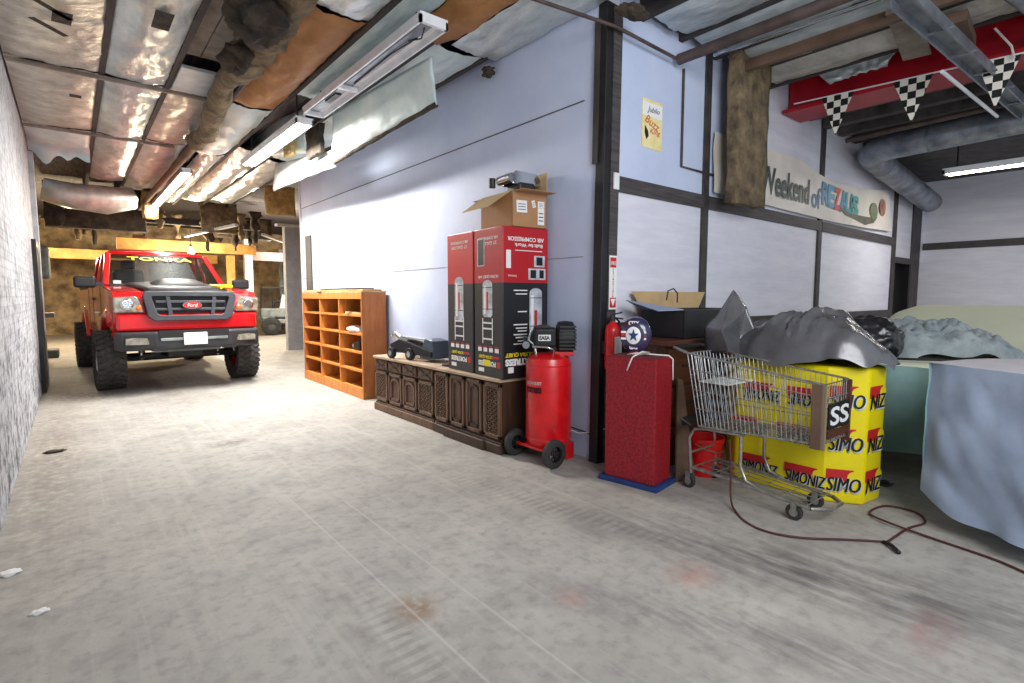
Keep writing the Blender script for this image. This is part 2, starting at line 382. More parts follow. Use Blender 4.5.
# corner column of dark steel: two faces
c = struct(MB().box(3.215, 3.325, 2.83, 2.905, .05, 3.66).box(3.215, 3.395, 2.815, 2.845, .05, 3.66).build('trim_column', M['black'], bevel=.006))
MB().box(3.29, 3.39, 2.805, 2.816, .05, 3.64).build('face_strip', M['railwood'], c)
MB().box(3.205, 3.217, 2.88, 2.93, 2.45, 3.55).build('edge_strip', M['trim'], c)
c.rotation_euler.y = R(.9)
n = 5
for (x0, x1, z1) in [(4.70, 4.80, 3.7), (7.43, 7.54, 3.8), (10.45, 10.6, 3.4), (11.5, 12.0, 3.4)]:
    struct(MB().box(x0, x1, YB-.025, YB, 0, z1).build('trim_%d' % n, M['trim'])); n += 1
for (x0, x1) in [(3.45, 4.70), (4.80, 7.43), (7.54, 10.45)]:
    struct(MB().box(x0, x1, YB-.03, YB, 2.20, 2.32).build('trim_%d' % n, M['railwood'])); n += 1
    struct(MB().box(x0, x1, YB-.03, YB, 1.02, 1.14).build('trim_%d' % n, M['trim'])); n += 1
struct(MB().box(10.6, 11.5, YB-.025, YB, 1.92, 2.02).build('trim_%d' % n, M['trim'])); n += 1
struct(MB().box(XE-.03, XE, -2.2, YB-.02, 2.21, 2.33).build('trim_%d' % n, M['trim'])); n += 1
struct(MB().box(10.4, 12.3, YB+.17, YB+.2, 0, 2.4).build('doorway_dark', M['void']))  # black panel put in for the dark beyond the open doorway

# roof deck, joists
struct(MB().box(XL-.25, XE+.2, -1.2, 16.5, 3.95, 4.05).build('ceiling', M['deck']))
struct(MB().box(8.9, XE, -2.2, YB, 3.44, 3.47).build('ceiling_soffit', pm('dark_grey_ceiling', (84, 80, 80), .8, c2=(62, 58, 58))))
JX = [-.20+.56*i for i in range(16)]
for i, x in enumerate(JX):
    if i == 0: continue
    struct(MB().box(x-.025, x+.025, -1.0 if x > 2.9 else .8, 2.84 if x > 3.3 else 15.5, 3.6, 3.95).build('ceiling_joist', M['joist']))
for i in range(6):
    x = 6.9+.5*i
    struct(MB().box(x, x+.12, -1.2, 2.82, 3.47, 3.6).build('ceiling_joist', pm('dark_grey_joist', (86, 80, 78), .8, c2=(60, 56, 54))))

# ------------------------------------------------------------------ ceiling insulation
def batt(i0, y0, y1, mat, label, sag=.07, ze=3.598, name='foil_insulation_batt', group=None, cr=.012, tear=0, x0=None, x1=None):
    a = (XL+.015 if i0 == 0 else JX[i0]+.02) if x0 is None else x0; b = JX[i0+1]-.02 if x1 is None else x1
    off = i0*7.3+y0; cr *= 1.3
    def f(u, v):
        y = y0+(y1-y0)*v
        s = sag*sin(pi*u)**.8*(.35+.65*sin(pi*v)**.6)
        z = ze-s+cr*ridge((u*2.2+off, y*1.9, off), 3)+cr*.5*ridge((u*7+y*2, y*6-u*3, off), 2)
        if tear and v > .75: z -= tear*((v-.75)/.25)**2*(.6+.6*noise.noise(V((u*4+off, 3, 1))))
        return V((a+(b-a)*u, y+ (.12*noise.noise(V((u*5, off, 2))) if tear and v > .97 else 0), z))
    o = MB().grid(f, 18, max(16, int((y1-y0)*18))).build(name, mat, smooth=180)
    return tag(o, label, 'insulation', group)
batt(0, 2.6, 6.95, M['foilbrown'], 'dusty silver foil batt with brown tape, beside the brick wall, nearest the camera', .08)
for (px, py, w, h, r) in [(62, 16, .05, .3, .7), (72, 22, .1, .13, .1), (68, 36, .05, .2, .75), (85, 2, .09, .08, 0)]:
    pass
batt(1, 2.6, 6.95, M['foil'], 'shiny silver foil batt sagging second from the brick wall, nearest the camera', .09)
batt(0, 7.0, 9.42, M['foilbrown'], 'dusty silver foil batt beside the brick wall, between the two thin laths', .07)
batt(1, 7.0, 9.42, M['foil'], 'crinkled silver foil batt second from the brick wall, between the two thin laths', .11)
batt(2, 7.0, 9.42, M['foilbrown'], 'flat foil batt beside the wool lagged pipe, between the two thin laths', .05)
batt(0, 9.46, 10.7, M['foilwhite'], 'torn white foil batt end drooping beside the brick wall past the second lath', .08, tear=.3)
batt(1, 9.46, 13.0, M['foil'], 'foil batt second from the brick wall beyond the second lath', .12)
batt(2, 9.46, 13.6, M['foil'], 'narrow dull foil batt left of the far lit lamp', .06)
batt(3, 2.4, 4.3, M['foil'], 'foil batt end above the brown kraft batt, near the top of the picture', .05)
batt(3, 4.32, 6.95, M['kraft'], 'brown kraft paper batt sagging left of the open strip light housing', .16, name='kraft_insulation_batt', cr=.02)
batt(3, 7.0, 9.6, M['foilwhite'], 'brightly lit white foil batt beside the lit strip light', .14)
batt(3, 9.65, 15.0, M['foil'], 'long foil batt right of the far lit lamp', .12, x0=1.68)
batt(4, 2.2, 3.4, M['foil'], 'foil batt with a folded seam above the near end of the open strip light', .05, x1=2.34)
batt(4, 3.45, 6.3, M['foilwhite'], 'pale foil batt directly over the open strip light housing', .02, x1=2.34)
batt(4, 9.0, 14.5, M['foil'], 'long foil batt seen past the end of the lit strip light', .12)
batt(5, 4.25, 9.3, M['foilwhite'], 'loose white foil batt between the open strip light and the hanging flap', .1)
batt(5, 2.3, 4.2, M['kraft'], 'brown kraft paper batt bulging down near the corner column, top of the picture', .15, name='kraft_insulation_batt', cr=.02, x0=2.36, x1=2.74)
batt(5, 9.5, 14.5, M['foil'], 'foil batt at the far end beside the pale blue wall', .1)
batt(6, 1.0, 2.45, M['foil'], 'foil batt over the corner column at the top of the picture', .05, x0=2.76)
for k, i in enumerate((7, 8, 9)):
    batt(i, .6, 2.75, M['foil'], ['foil batt first right of the corner column, above the poster', 'foil batt above the rusty overhead pipe', 'foil batt above the hanging mineral wool slab'][k], .05)
batt(10, .8, 2.75, M['foilbrown'], 'grey foil batt between the bare brown joist and the red beam', .06)
t5 = batt(6, 2.5, 4.2, M['foil'], 'foil batt lapping the top of the pale blue wall', .05, x0=2.76, x1=3.27, ze=3.59)
tape = []
b0 = bpy.data.objects['foil_insulation_batt']
for (x, y, wx, wy, r) in [(-.03, 5.35, .05, .42, -.75), (.06, 5.5, .12, .22, .05), (-.02, 5.75, .05, .3, -.75), (.18, 4.75, .13, .14, 0), (.15, 7.5, .1, .1, 0)]:
    T = Matrix.Translation((x, y, 3.485)) @ Matrix.Rotation(r, 4, 'Z')
    MB().box(-wx/2, wx/2, -wy/2, wy/2, 0, .004, T).build('tape_strip', M['wooldark'], b0)
T = Matrix.Translation((.66, 5.05, 3.478)); MB().box(-.06, .06, -.16, .16, 0, .004, T).build('tape_strip', M['wooldark'], bpy.data.objects['foil_insulation_batt.001'])
tag(MB().box(-.36, 1.3, 6.95, 6.99, 3.55, 3.585).build('ceiling_lath', M['lath']), 'thin wooden lath across the foil batts, nearer of the two', 'lath')
tag(MB().box(-.36, 1.3, 9.42, 9.46, 3.55, 3.585).build('ceiling_lath', M['lath']), 'thin wooden lath across the foil batts, farther of the two', 'lath')
tag(MB().box(-.36, 1.05, 6.0, 6.04, 3.5, 3.51).box(.9,1.5,6.55,6.95,3.6,3.64).build('white_board', M['postpaint']), 'white painted board nailed up beside the wool lagged pipe', 'board') if False else None
for k in range(3):
    tag(MB().box(.94+.17*k, 1.10+.17*k, 2.8, 6.15, 3.70, 3.73).build('roof_board', M['lath']), ['leftmost', 'middle', 'rightmost'][k]+' of three bare grey roof boards left of the wool lagged pipe', 'board')
tag(MB().box(.95, 1.44, 6.2, 6.92, 3.58, 3.61).build('ceiling_board', M['postpaint']), 'whitewashed board between joists left of the wool lagged pipe', 'board')
# fat pale roll across the far bay
tag(MB().tube([(-.3, 12.9, 3.28), (.1, 12.9, 3.2), (.6, 12.95, 3.2), (1.05, 13.1, 3.3)], [.2, .24, .24, .2], 14, wob=.25).build('insulation_roll', M['foilbrown'], smooth=180), 'fat pale insulation roll slung across the bay above the truck', 'insulation')
# wool lagged pipe
pts = []; rs = []
for i in range(40):
    t = i/39; y = 3.2+5.4*t
    pts.append((1.22+.2*t+.03*sin(9*t), y, 3.45+.04*sin(14*t)-.02)); rs.append((.17 if t < .15 else .14 if t < .4 else .10)*(1+.3*noise.noise(V((t*14, 2, 3)))))
lp = thing('lagged_pipe', 'long ceiling pipe wrapped in ragged brown mineral wool', 'pipe', (0,0,0))
MB().tube(pts, rs, 14, wob=.5).build('wool_lagging', M['wool'], lp, smooth=180)
MB().tube([(1.42, 8.5, 3.43), (1.32, 15.6, 3.4)], .055, 10).build('pipe', M['board'], lp, smooth=40)
MB().tube([(1.40, 3.2, 3.5), (1.47, 7.0, 3.5), (1.5, 9.8, 3.48)], .03, 8).build('side_pipe', M['joist'], lp, smooth=40)
def clump(c, r, sc, mat, name, label, group=None, seed=0, amp=.5):
    m = MB(); bmesh.ops.create_icosphere(m.bm, subdivisions=4, radius=1)
    for v in m.bm.verts:
        d = v.co.copy(); k = 1+amp*fbm(d*1.6+V((seed*3.1, seed, 0)), 4)
        v.co = V(c)+V((d.x*sc[0], d.y*sc[1], d.z*sc[2]))*r*k
    return tag(m.build(name, mat, smooth=180), label, 'insulation', group)
clump(fz(258, 22, 3.3), .16, (1.2, 1.5, .8), M['wooldark'], 'wool_clump', 'large sooty wool clump bulging under the lagged pipe at the top', seed=1)
clump(fz(238, 58, 3.3), .12, (.9, 1.5, .9), M['wooldark'], 'wool_clump', 'smaller sooty wool clump just below the large one on the lagged pipe', seed=2)

def strip_light(name, label, x, y0, y1, z, lit, wd=.2):
    t = thing(name, label, 'strip light', (x, (y0+y1)/2, z)); h = (y1-y0)/2
    MB().box(-wd/2, wd/2, -h, h, 0, .02).box(-wd/2, -wd/2+.018, -h, h, -.055, 0).box(wd/2-.018, wd/2, -h, h, -.055, 0).box(-wd/2, wd/2, -h, -h+.03, -.055, 0).box(-wd/2, wd/2, h-.03, h, -.055, 0).build('housing', M['tubeoff'], t)
    for k in (-1, 1): MB().box(-.008, .008, k*h*.8-.008, k*h*.8+.008, .02, 3.955-z).build('hanger', M['darkmetal'], t)
    if lit:
        for sx in (-.045, .045): MB().tube([(sx, -h+.05, -.05), (sx, h-.05, -.05)], .019, 10).build('lamp_tube', M['tube'], t, smooth=40)
    else:
        MB().box(-.045, .045, -h+.05, h-.05, -.012, 0).build('cover_plate', M['galv'], t)
        MB().box(-.03, .03, h-.75, h-.45, -.03, -.012).build('ballast', M['black'], t)
        MB().box(-wd/2+.02, wd/2-.02, h-1.0, h-.95, -.05, -.01).build('bridge_plate', M['tubeoff'], t)
        MB().tube([(.0, -h+.15, -.02), (.03, -h+.25, -.05), (-.03, -h+.35, -.05), (.02, -h+.3, -.03), (0, -h+.7, -.02), (.02, h-1.1, -.02)], .006, 6).build('loose_wire', M['black'], t)
    return t
strip_light('strip_light', 'open white strip light housing without tubes, wires showing, overhead', 2.23, 3.62, 6.25, 3.45, False, .24)
strip_light('strip_light', 'lit strip light in line beyond the open housing, behind the bright foil', 2.17, 6.35, 8.9, 3.38, True, .2)
strip_light('strip_light', 'lit strip light hung far down the corridor above the truck', 1.56, 10.2, 14.6, 3.42, True, .16)
strip_light('strip_light', 'lit strip light over the covered car at the right edge', 9.5, .6, 2.02, 3.1, True, .2)

# hanging foil flap by the open light
def flap(pa, pb, pc, pd, nu, nv, amp, seed, mat, name, label, solid=.004):
    pa, pb, pc, pd = V(pa), V(pb), V(pc), V(pd)
    def f(u, v):
        p = pa.lerp(pb, u).lerp(pc.lerp(pd, u), v)
        k = amp*(.3+v)*ridge((u*3+seed, v*2, seed), 3)
        e = .015*noise.noise(V((u*9+seed, 1, 2))) if v > .97 else 0
        return p+V((k, 0, e))
    return tag(MB().grid(f, nu, nv).build(name, mat, smooth=180, solid=solid), label, 'insulation')
XF = 2.62
flap(ax(431, 56, XF-.1), ax(333, 112, XF-.15), ax(434, 104, XF), ax(332, 163, XF), 40, 12, .014, 2, M['foilwhite'], 'foil_flap', 'big white foil sheet hanging down in front of the pale blue wall', .02)
flap(ax(333, 150, XF), ax(275, 164, XF), ax(333, 166, XF), ax(271, 191, XF), 16, 10, .02, 5, M['foilwhite'], 'foil_flap', 'small white foil tail hanging at the far end of the big sheet', .01)
flap(ax(304, 108, 2.5), ax(236, 136, 2.42), ax(302, 152, 2.52), ax(222, 160, 2.44), 20, 12, .03, 9, M['foilwhite'], 'foil_flap', 'white foil scrap enlarged for glare beside the lit strip light', .006)  # enlarged to catch the tube light and spread the white glare
bf = bpy.data.objects['foil_flap']; q0, q1 = V(ax(434, 104, XF)), V(ax(332, 163, XF))
MB().tube([q0.lerp(q1, i/20)+V((.02, 0, .012*noise.noise(V((i*.7, 3, 1))))) for i in range(21)], .022, 8, wob=.5).build('wool_edge', M['wooldark'], bf, smooth=180)
def slab(label, p, w, d, h, rz, mat, name='wool_slab', seed=0, tilt=0):
    m = MB(); T = Matrix.Translation(p) @ Matrix.Rotation(rz, 4, 'Z') @ Matrix.Rotation(tilt, 4, 'X')
    bm = m.bm; bmesh.ops.create_cube(bm, size=1); bmesh.ops.subdivide_edges(bm, edges=bm.edges[:], cuts=9, use_grid_fill=True)
    for v in bm.verts:
        q = V((v.co.x*w, v.co.y*d, v.co.z*h))
        q += V((fbm(q*5+V((seed,0,0))), fbm(q*5+V((0,seed,9))), fbm(q*5+V((4,4,seed)))))*.022
        v.co = T @ q
    return tag(m.build(name, mat, smooth=180), label, 'insulation')
p = ax(289, 142, 2.46); slab('short pale wool block hanging upright at the gap in the white foil', p, .06, .3, .38, R(0), M['woollite'], seed=2)
p = ax(315, 142, 2.55); slab('dark block put in for the shade of the gap in the white foil', p, .06, .5, .36, R(0), M['wooldark'], seed=4)  # dark block stands for the shaded hole between the foil pieces
p = ay(280, 201, 12.5); slab('wide pale wool slab hanging where the pale blue wall ends', p, .62, .1, .62, R(0), M['woollite'], seed=6)
p = ay(219, 218, 15.2); slab('brown wool slab hanging over the truck roof, right side', p, .8, .1, .75, R(0), M['wool'], seed=8)
p = ay(150, 205, 14.2); slab('twisted orange brown wool scrap under the far lamp', p, .3, .1, .6, R(20), M['woollite'], seed=9)

# mineral wool slab hanging at the back wall
slab('tall brown mineral wool slab hanging from the ceiling over the banner', (5.12, 2.62, 2.93), .60, .11, 1.38, 0, M['wool'], seed=11)
clump(fz(632, 12, 3.46), .11, (1.3, .8, .25), M['wooldark'], 'torn_foil_patch', 'torn dark patch of foil hanging above the corner column', seed=5, amp=.4)
clump(fz(488, 72, 3.5), .06, (.9, 1, .8), M['wooldark'], 'wool_clump', 'small crumpled wrapper lump on top of the pale blue wall', seed=7)
flap(ax(806, 64, 6.12), ax(902, 40, 6.12), ax(826, 82, 6.1), ax(884, 64, 6.1), 26, 10, .045, 14, M['foil'], 'foil_scrap', 'crumpled foil scrap hanging against the red beam', .004)

# overhead pipes, beam, duct
tag(MB().tube([(2.2, 3.0, 3.44), (3.3, 2.76, 3.40), (4.1, 2.76, 3.385)], .014, 8).build('conduit', M['pipe'], smooth=40), 'thin brown conduit crossing in front of the corner column', 'conduit')
tag(MB().tube([(4.33, 2.83, 3.38), (4.33, 2.83, 2.53), (4.9, 2.83, 2.53)], .012, 8).build('conduit', M['pipe'], smooth=40), 'thin bent conduit running down the wall right of the poster', 'conduit')
tag(MB().tube([(4.17, 2.78, 3.40), (4.27, -.4, 3.42)], .045, 12).build('overhead_pipe', M['pipe'], smooth=40), 'thick rusty overhead pipe running out from the back wall', 'pipe')
tag(MB().tube([(4.6, 2.7, 3.53), (4.62, 1.6, 3.5), (4.7, .4, 3.52)], .018, 8).build('conduit', M['chrome'], smooth=40), 'shiny foil wrapped conduit beside the rusty overhead pipe', 'conduit')
tag(MB().box(4.93, 4.985, .2, 2.7, 3.44, 3.535).build('bare_joist', M['board']), 'bare brown timber joist above the hanging wool slab', 'joist')
rb = thing('steel_beam', 'red painted steel beam crossing under the ceiling', 'beam', (6.45, .6, 3.4))
MB().box(-.02, .02, -2.0, 2.22, .04, .36).build('web', M['redsteel'], rb)
MB().box(-.17, .3, -2.0, 2.22, 0, .04).build('lower_flange', M['redsteel'], rb)
MB().box(-.1, .2, -2.0, 2.22, .36, .4).build('upper_flange', M['redsteel'], rb)
ps = thing('pennant_string', 'string of black and white checkered pennants hung along the red beam', 'pennants', (6.275, 0, 0))
MB().bar((0, 2.7, 3.475), (0, .1, 3.36), .012, .012).build('string', M['whiteprint'], ps)
CK = checker('checkered_cloth', .0665)
for (a, b_, tip) in [(2.42, 2.11, 2.27), (1.78, 1.46, 1.61), (1.15, .86, 1.01), (.5, .2, .35)]:
    z = lambda y: 3.475-(2.7-y)/2.6*.115
    mid = (a+b_)/2
    MB().prism([(a-mid, 0), (b_-mid, z(b_)-z(a)), (tip-mid, -.42)], 'x', -.002, .002).build('pennant', CK, ps).location = (0, mid, z(a))
dt = thing('air_duct', 'round grey air duct with an elbow, hung at the right', 'duct')
MB().tube([(8.2, -.8, 3.36), (8.2, 1.6, 3.29), (8.2, 2.3, 3.265), (8.24, 2.5, 3.25), (8.36, 2.57, 3.24), (8.56, 2.60, 3.23), (9.0, 2.60, 3.2)], .155, 18).build('duct_run', M['duct'], dt, smooth=50)
MB().tube([(8.9, 2.60, 3.2), (11.5, 2.60, 2.97)], .16, 18).build('duct_branch', M['duct'], dt, smooth=50)
for y in (1.9, .9, 0): MB().tube([(8.2, y-.012, 3.285+.03*(1.9-y)), (8.2, y+.012, 3.285+.03*(1.9-y))], .168, 18).build('duct_band', M['galv'], dt, smooth=40)
tag(MB().tube([ax(846, 141, 7.5), ax(1024, 100, 7.5), ax(1024, 100, 7.5)+(ax(1024, 100, 7.5)-ax(846, 141, 7.5))*.6], .03, 10).build('overhead_pipe', M['pipe'], smooth=40), 'thin brown overhead pipe just above the grey duct', 'pipe')
ch = thing('cable_channel', 'galvanised steel channel hanging across the red beam, upper right', 'channel')
MB().bar((4.3, 1.19, 3.33), (8.2, 1.0, 3.33), .13, .02).build('channel_web', M['galv'], ch)
MB().bar((4.3, 1.255, 3.30), (8.2, 1.065, 3.30), .015, .08).bar((4.3, 1.125, 3.30), (8.2, .935, 3.30), .015, .08).build('channel_edge', M['galv'], ch)
for k in range(5): MB().bar((5.0+.6*k, 1.25-.03*k, 3.285), (5.0+.6*k, 1.06-.03*k, 3.285), .03, .012).build('strap', M['galv'], ch)
tag(MB().tube([(5.75, 1.28, 3.24), (7.6, 1.2, 3.24)], .016, 8).build('conduit', M['tubeoff'], smooth=40), 'pale thin tube strung beside the galvanised channel', 'conduit')
tag(MB().tube([(6.1, 1.02, 3.6), (6.2, .92, 3.45), (6.22, .9, 3.35)], .009, 6).build('hanging_cable', M['wirewhite'], smooth=40), 'white cable looping down near the checkered pennants', 'cable')
tag(MB().tube([(5.2, .80, 3.5), (6.43, .6, 3.5)], .06, 14).build('overhead_pipe', M['galv'], smooth=50), 'silver round pipe at the upper right corner', 'pipe')
tag(MB().bar((4.9, 1.36, 3.5), (5.9, 1.5, 3.48), .2, .03).build('ceiling_board', M['lath']), 'pale board under the ceiling beside the galvanised channel', 'board')
tag(MB().bar((5.3, 1.15, 3.47), (5.9, 1.2, 3.47), .2, .08).build('ceiling_board', M['board']), 'dark brown timber block above the galvanised channel', 'board')

# ------------------------------------------------------------------ wall things
po = thing('wall_poster', 'small yellow and white paper poster on the wall right of the corner column', 'poster', (3.895, YB-.008, 2.81))
MB().box(-.14, .14, -.003, 0, -.2, .2).build('sheet', pm('poster_yellow', (226, 206, 130), .7, c2=(236, 224, 176), scale=8), po)
MB().box(-.138, .138, -.005, -.002, .06, .175).build('header', M['whiteprint'], po)
TF = frame((0, -.006, 0), (1, 0, 0), (0, 0, 1))
text('Jubilo', M['greyplastic'], po, TF @ Matrix.Translation((.01, .115, 0)), .17, .06, shear=.3)
po_r = pm('poster_red', (206, 96, 66), .6)
text('Buzz', po_r, po, TF @ Matrix.Translation((0, .015, 0)) @ Matrix.Rotation(R(-18), 4, 'Z'), .2, .07, shear=.3)
text('King', po_r, po, TF @ Matrix.Translation((.04, -.06, 0)), .15, .055, shear=.3)
MB().prism([(-.1, -.02), (-.06, -.06), (-.05, -.1), (-.08, -.13), (-.105, -.08)], 'y', -.006, -.003).build('printed_shape', M['black'], po)
sg = thing('fire_sign', 'vertical red and white fire extinguisher sign on the corner column', 'sign', (3.365, 2.803, 1.465))
MB().box(-.045, .045, -.004, 0, -.215, .215).build('plate', M['whiteprint'], sg)
MB().box(-.036, .036, -.006, -.003, -.2, -.12).build('arrow_band', M['redprint'], sg)
MB().prism([(-.03, -.13), (.03, -.13), (0, -.19)], 'y', -.0075, -.005).build('arrow', M['whiteprint'], sg)
MB().box(-.036, .036, -.006, -.003, .12, .2).build('arrow_band', M['redprint'], sg)
text('FIRE', M['whiteprint'], sg, frame((0, -.0075, .155), (1,0,0), (0,0,1)), .06, .03)
for i, chh in enumerate('EXTINGUISHER'):
    text(chh, M['redprint'], sg, frame((0, -.006, .105-.0195*i), (1,0,0), (0,0,1)), None, .015, bold=.02)
tag(MB().box(3.35, 3.41, 2.785, 2.803, 2.2, 2.33).build('wall_switch', M['white'], bevel=.004), 'small white switch box high on the corner column', 'switch')
fe = thing('fire_extinguisher', 'small red fire extinguisher hung on the corner column behind the gas pump', 'fire extinguisher', (3.285, 2.73, .78))
MB().lathe([(0, 0), (.055, 0), (.06, .02), (.06, .30), (.05, .345), (.025, .365), (.02, .38), (0, .38)], 20).build('cylinder', M['redtank'], fe, smooth=40)
MB().box(-.04, .04, -.062, -.058, .1, .26).build('paper_label', M['whiteprint'], fe)
MB().lathe([(0, .38), (.022, .38), (.022, .42), (0, .42)], 12).build('valve', M['darkmetal'], fe, smooth=40)
MB().bar((-.01, 0, .43), (.03, -.07, .45), .02, .012).bar((-.01, 0, .41), (.03, -.08, .40), .02, .012).build('handle', M['black'], fe)
MB().box(-.03, .03, .03, .085, .12, .22).build('bracket', M['black'], fe)
MB().tube([(.02, 0, .41), (.065, -.01, .38), (.075, -.01, .2), (.068, -.02, .12)], .009, 8).build('hose', M['black'], fe, smooth=60)
# banner
ban = thing('wall_banner', 'long white vinyl banner with lettering sagging on the back wall', 'banner', (0, YB-.04, 0))
tops = [(4.84, 2.93), (5.78, 2.95), (6.73, 2.97), (7.2, 2.90), (7.65, 2.84), (8.73, 2.88), (9.4, 2.95), (9.98, 3.02)]
bots = [(4.84, 2.36), (5.85, 2.36), (7.7, 2.34), (9.0, 2.36), (10.2, 2.40)]
def interp(tb, u):
    x = tb[0][0]+(tb[-1][0]-tb[0][0])*u
    for (a, za), (b, zb) in zip(tb, tb[1:]):
        if x <= b+1e-6:
            t = (x-a)/(b-a); return x, za+(zb-za)*t
    return tb[-1]
def bn_y(x, z): return -.010*ridge((x*1.5, z*2, 3), 2)-.008*noise.noise(V((x*3, z*5, 1)))
def fb(u, v):
    a, b = interp(tops, u), interp(bots, u); x = a[0]+(b[0]-a[0])*v; z = a[1]+(b[1]-a[1])*v
    return V((x, bn_y(x, z), z))
MB().grid(fb, 90, 14).build('vinyl_sheet', M['vinyl'], ban, smooth=180)
def btext(st, x, z, w, h, mat, shear=0, bold=.02, dy=.02):
    return text(st, mat, ban, frame((x, -dy, z), (1, 0, 0), (0, 0, 1)), w, h, bold=bold, shear=shear)
bgreen = pm('dark_green_print', (44, 60, 58), .5)
bx = lambda p: ay(p, 195, YB-.1).x
bw = lambda st, p0, p1, z, h, mat, **k: btext(st, (bx(p0)+bx(p1))/2, z, bx(p1)-bx(p0), h, mat, **k)
bw('Weekend', 764, 813, 2.62, .30, bgreen)
bw('of', 815.5, 824.5, 2.58, .26, pm('blue_print', (34, 84, 130), .5))
for i, (chh, col, x) in enumerate(zip('REZAUS', [(40, 120, 160), (60, 140, 170), (196, 50, 54), (50, 120, 160), (60, 150, 160), (70, 150, 150)], (829, 835, 841, 847, 853, 859))):
    bw(chh, x-3.6, x+3.6, 2.66-.008*i, .29, pm('graffiti_%d' % i, col, .5), bold=.05)
MB().prism([(7.9, 2.57), (8.4, 2.5), (9.1, 2.52), (9.5, 2.56), (9.35, 2.46), (9.0, 2.4), (8.6, 2.44), (8.2, 2.47)], 'y', -.021, -.018).build('printed_shape', pm('brown_print', (110, 100, 84), .6, c2=(80, 86, 74), scale=9), ban)
m = MB()
m.prism([(9.32+.17*cos(a), 2.63+.12*sin(a)) for a in [2*pi*i/14 for i in range(14)]], 'y', -.023, -.02).build('printed_shape', pm('green_print', (96, 116, 82), .6, c2=(130, 130, 110), scale=8), ban)
MB().prism([(9.7+.14*cos(a), 2.72+.13*sin(a)) for a in [2*pi*i/12 for i in range(12)]], 'y', -.023, -.02).build('printed_shape', pm('dark_red_print', (112, 64, 60), .6, c2=(170, 130, 110), scale=9), ban)
MB().prism([(5.72, 2.82), (5.8, 2.9), (5.88, 2.84), (5.86, 2.78), (5.76, 2.77)], 'y', -.023, -.02).build('printed_shape', M['yellowprint'], ban)

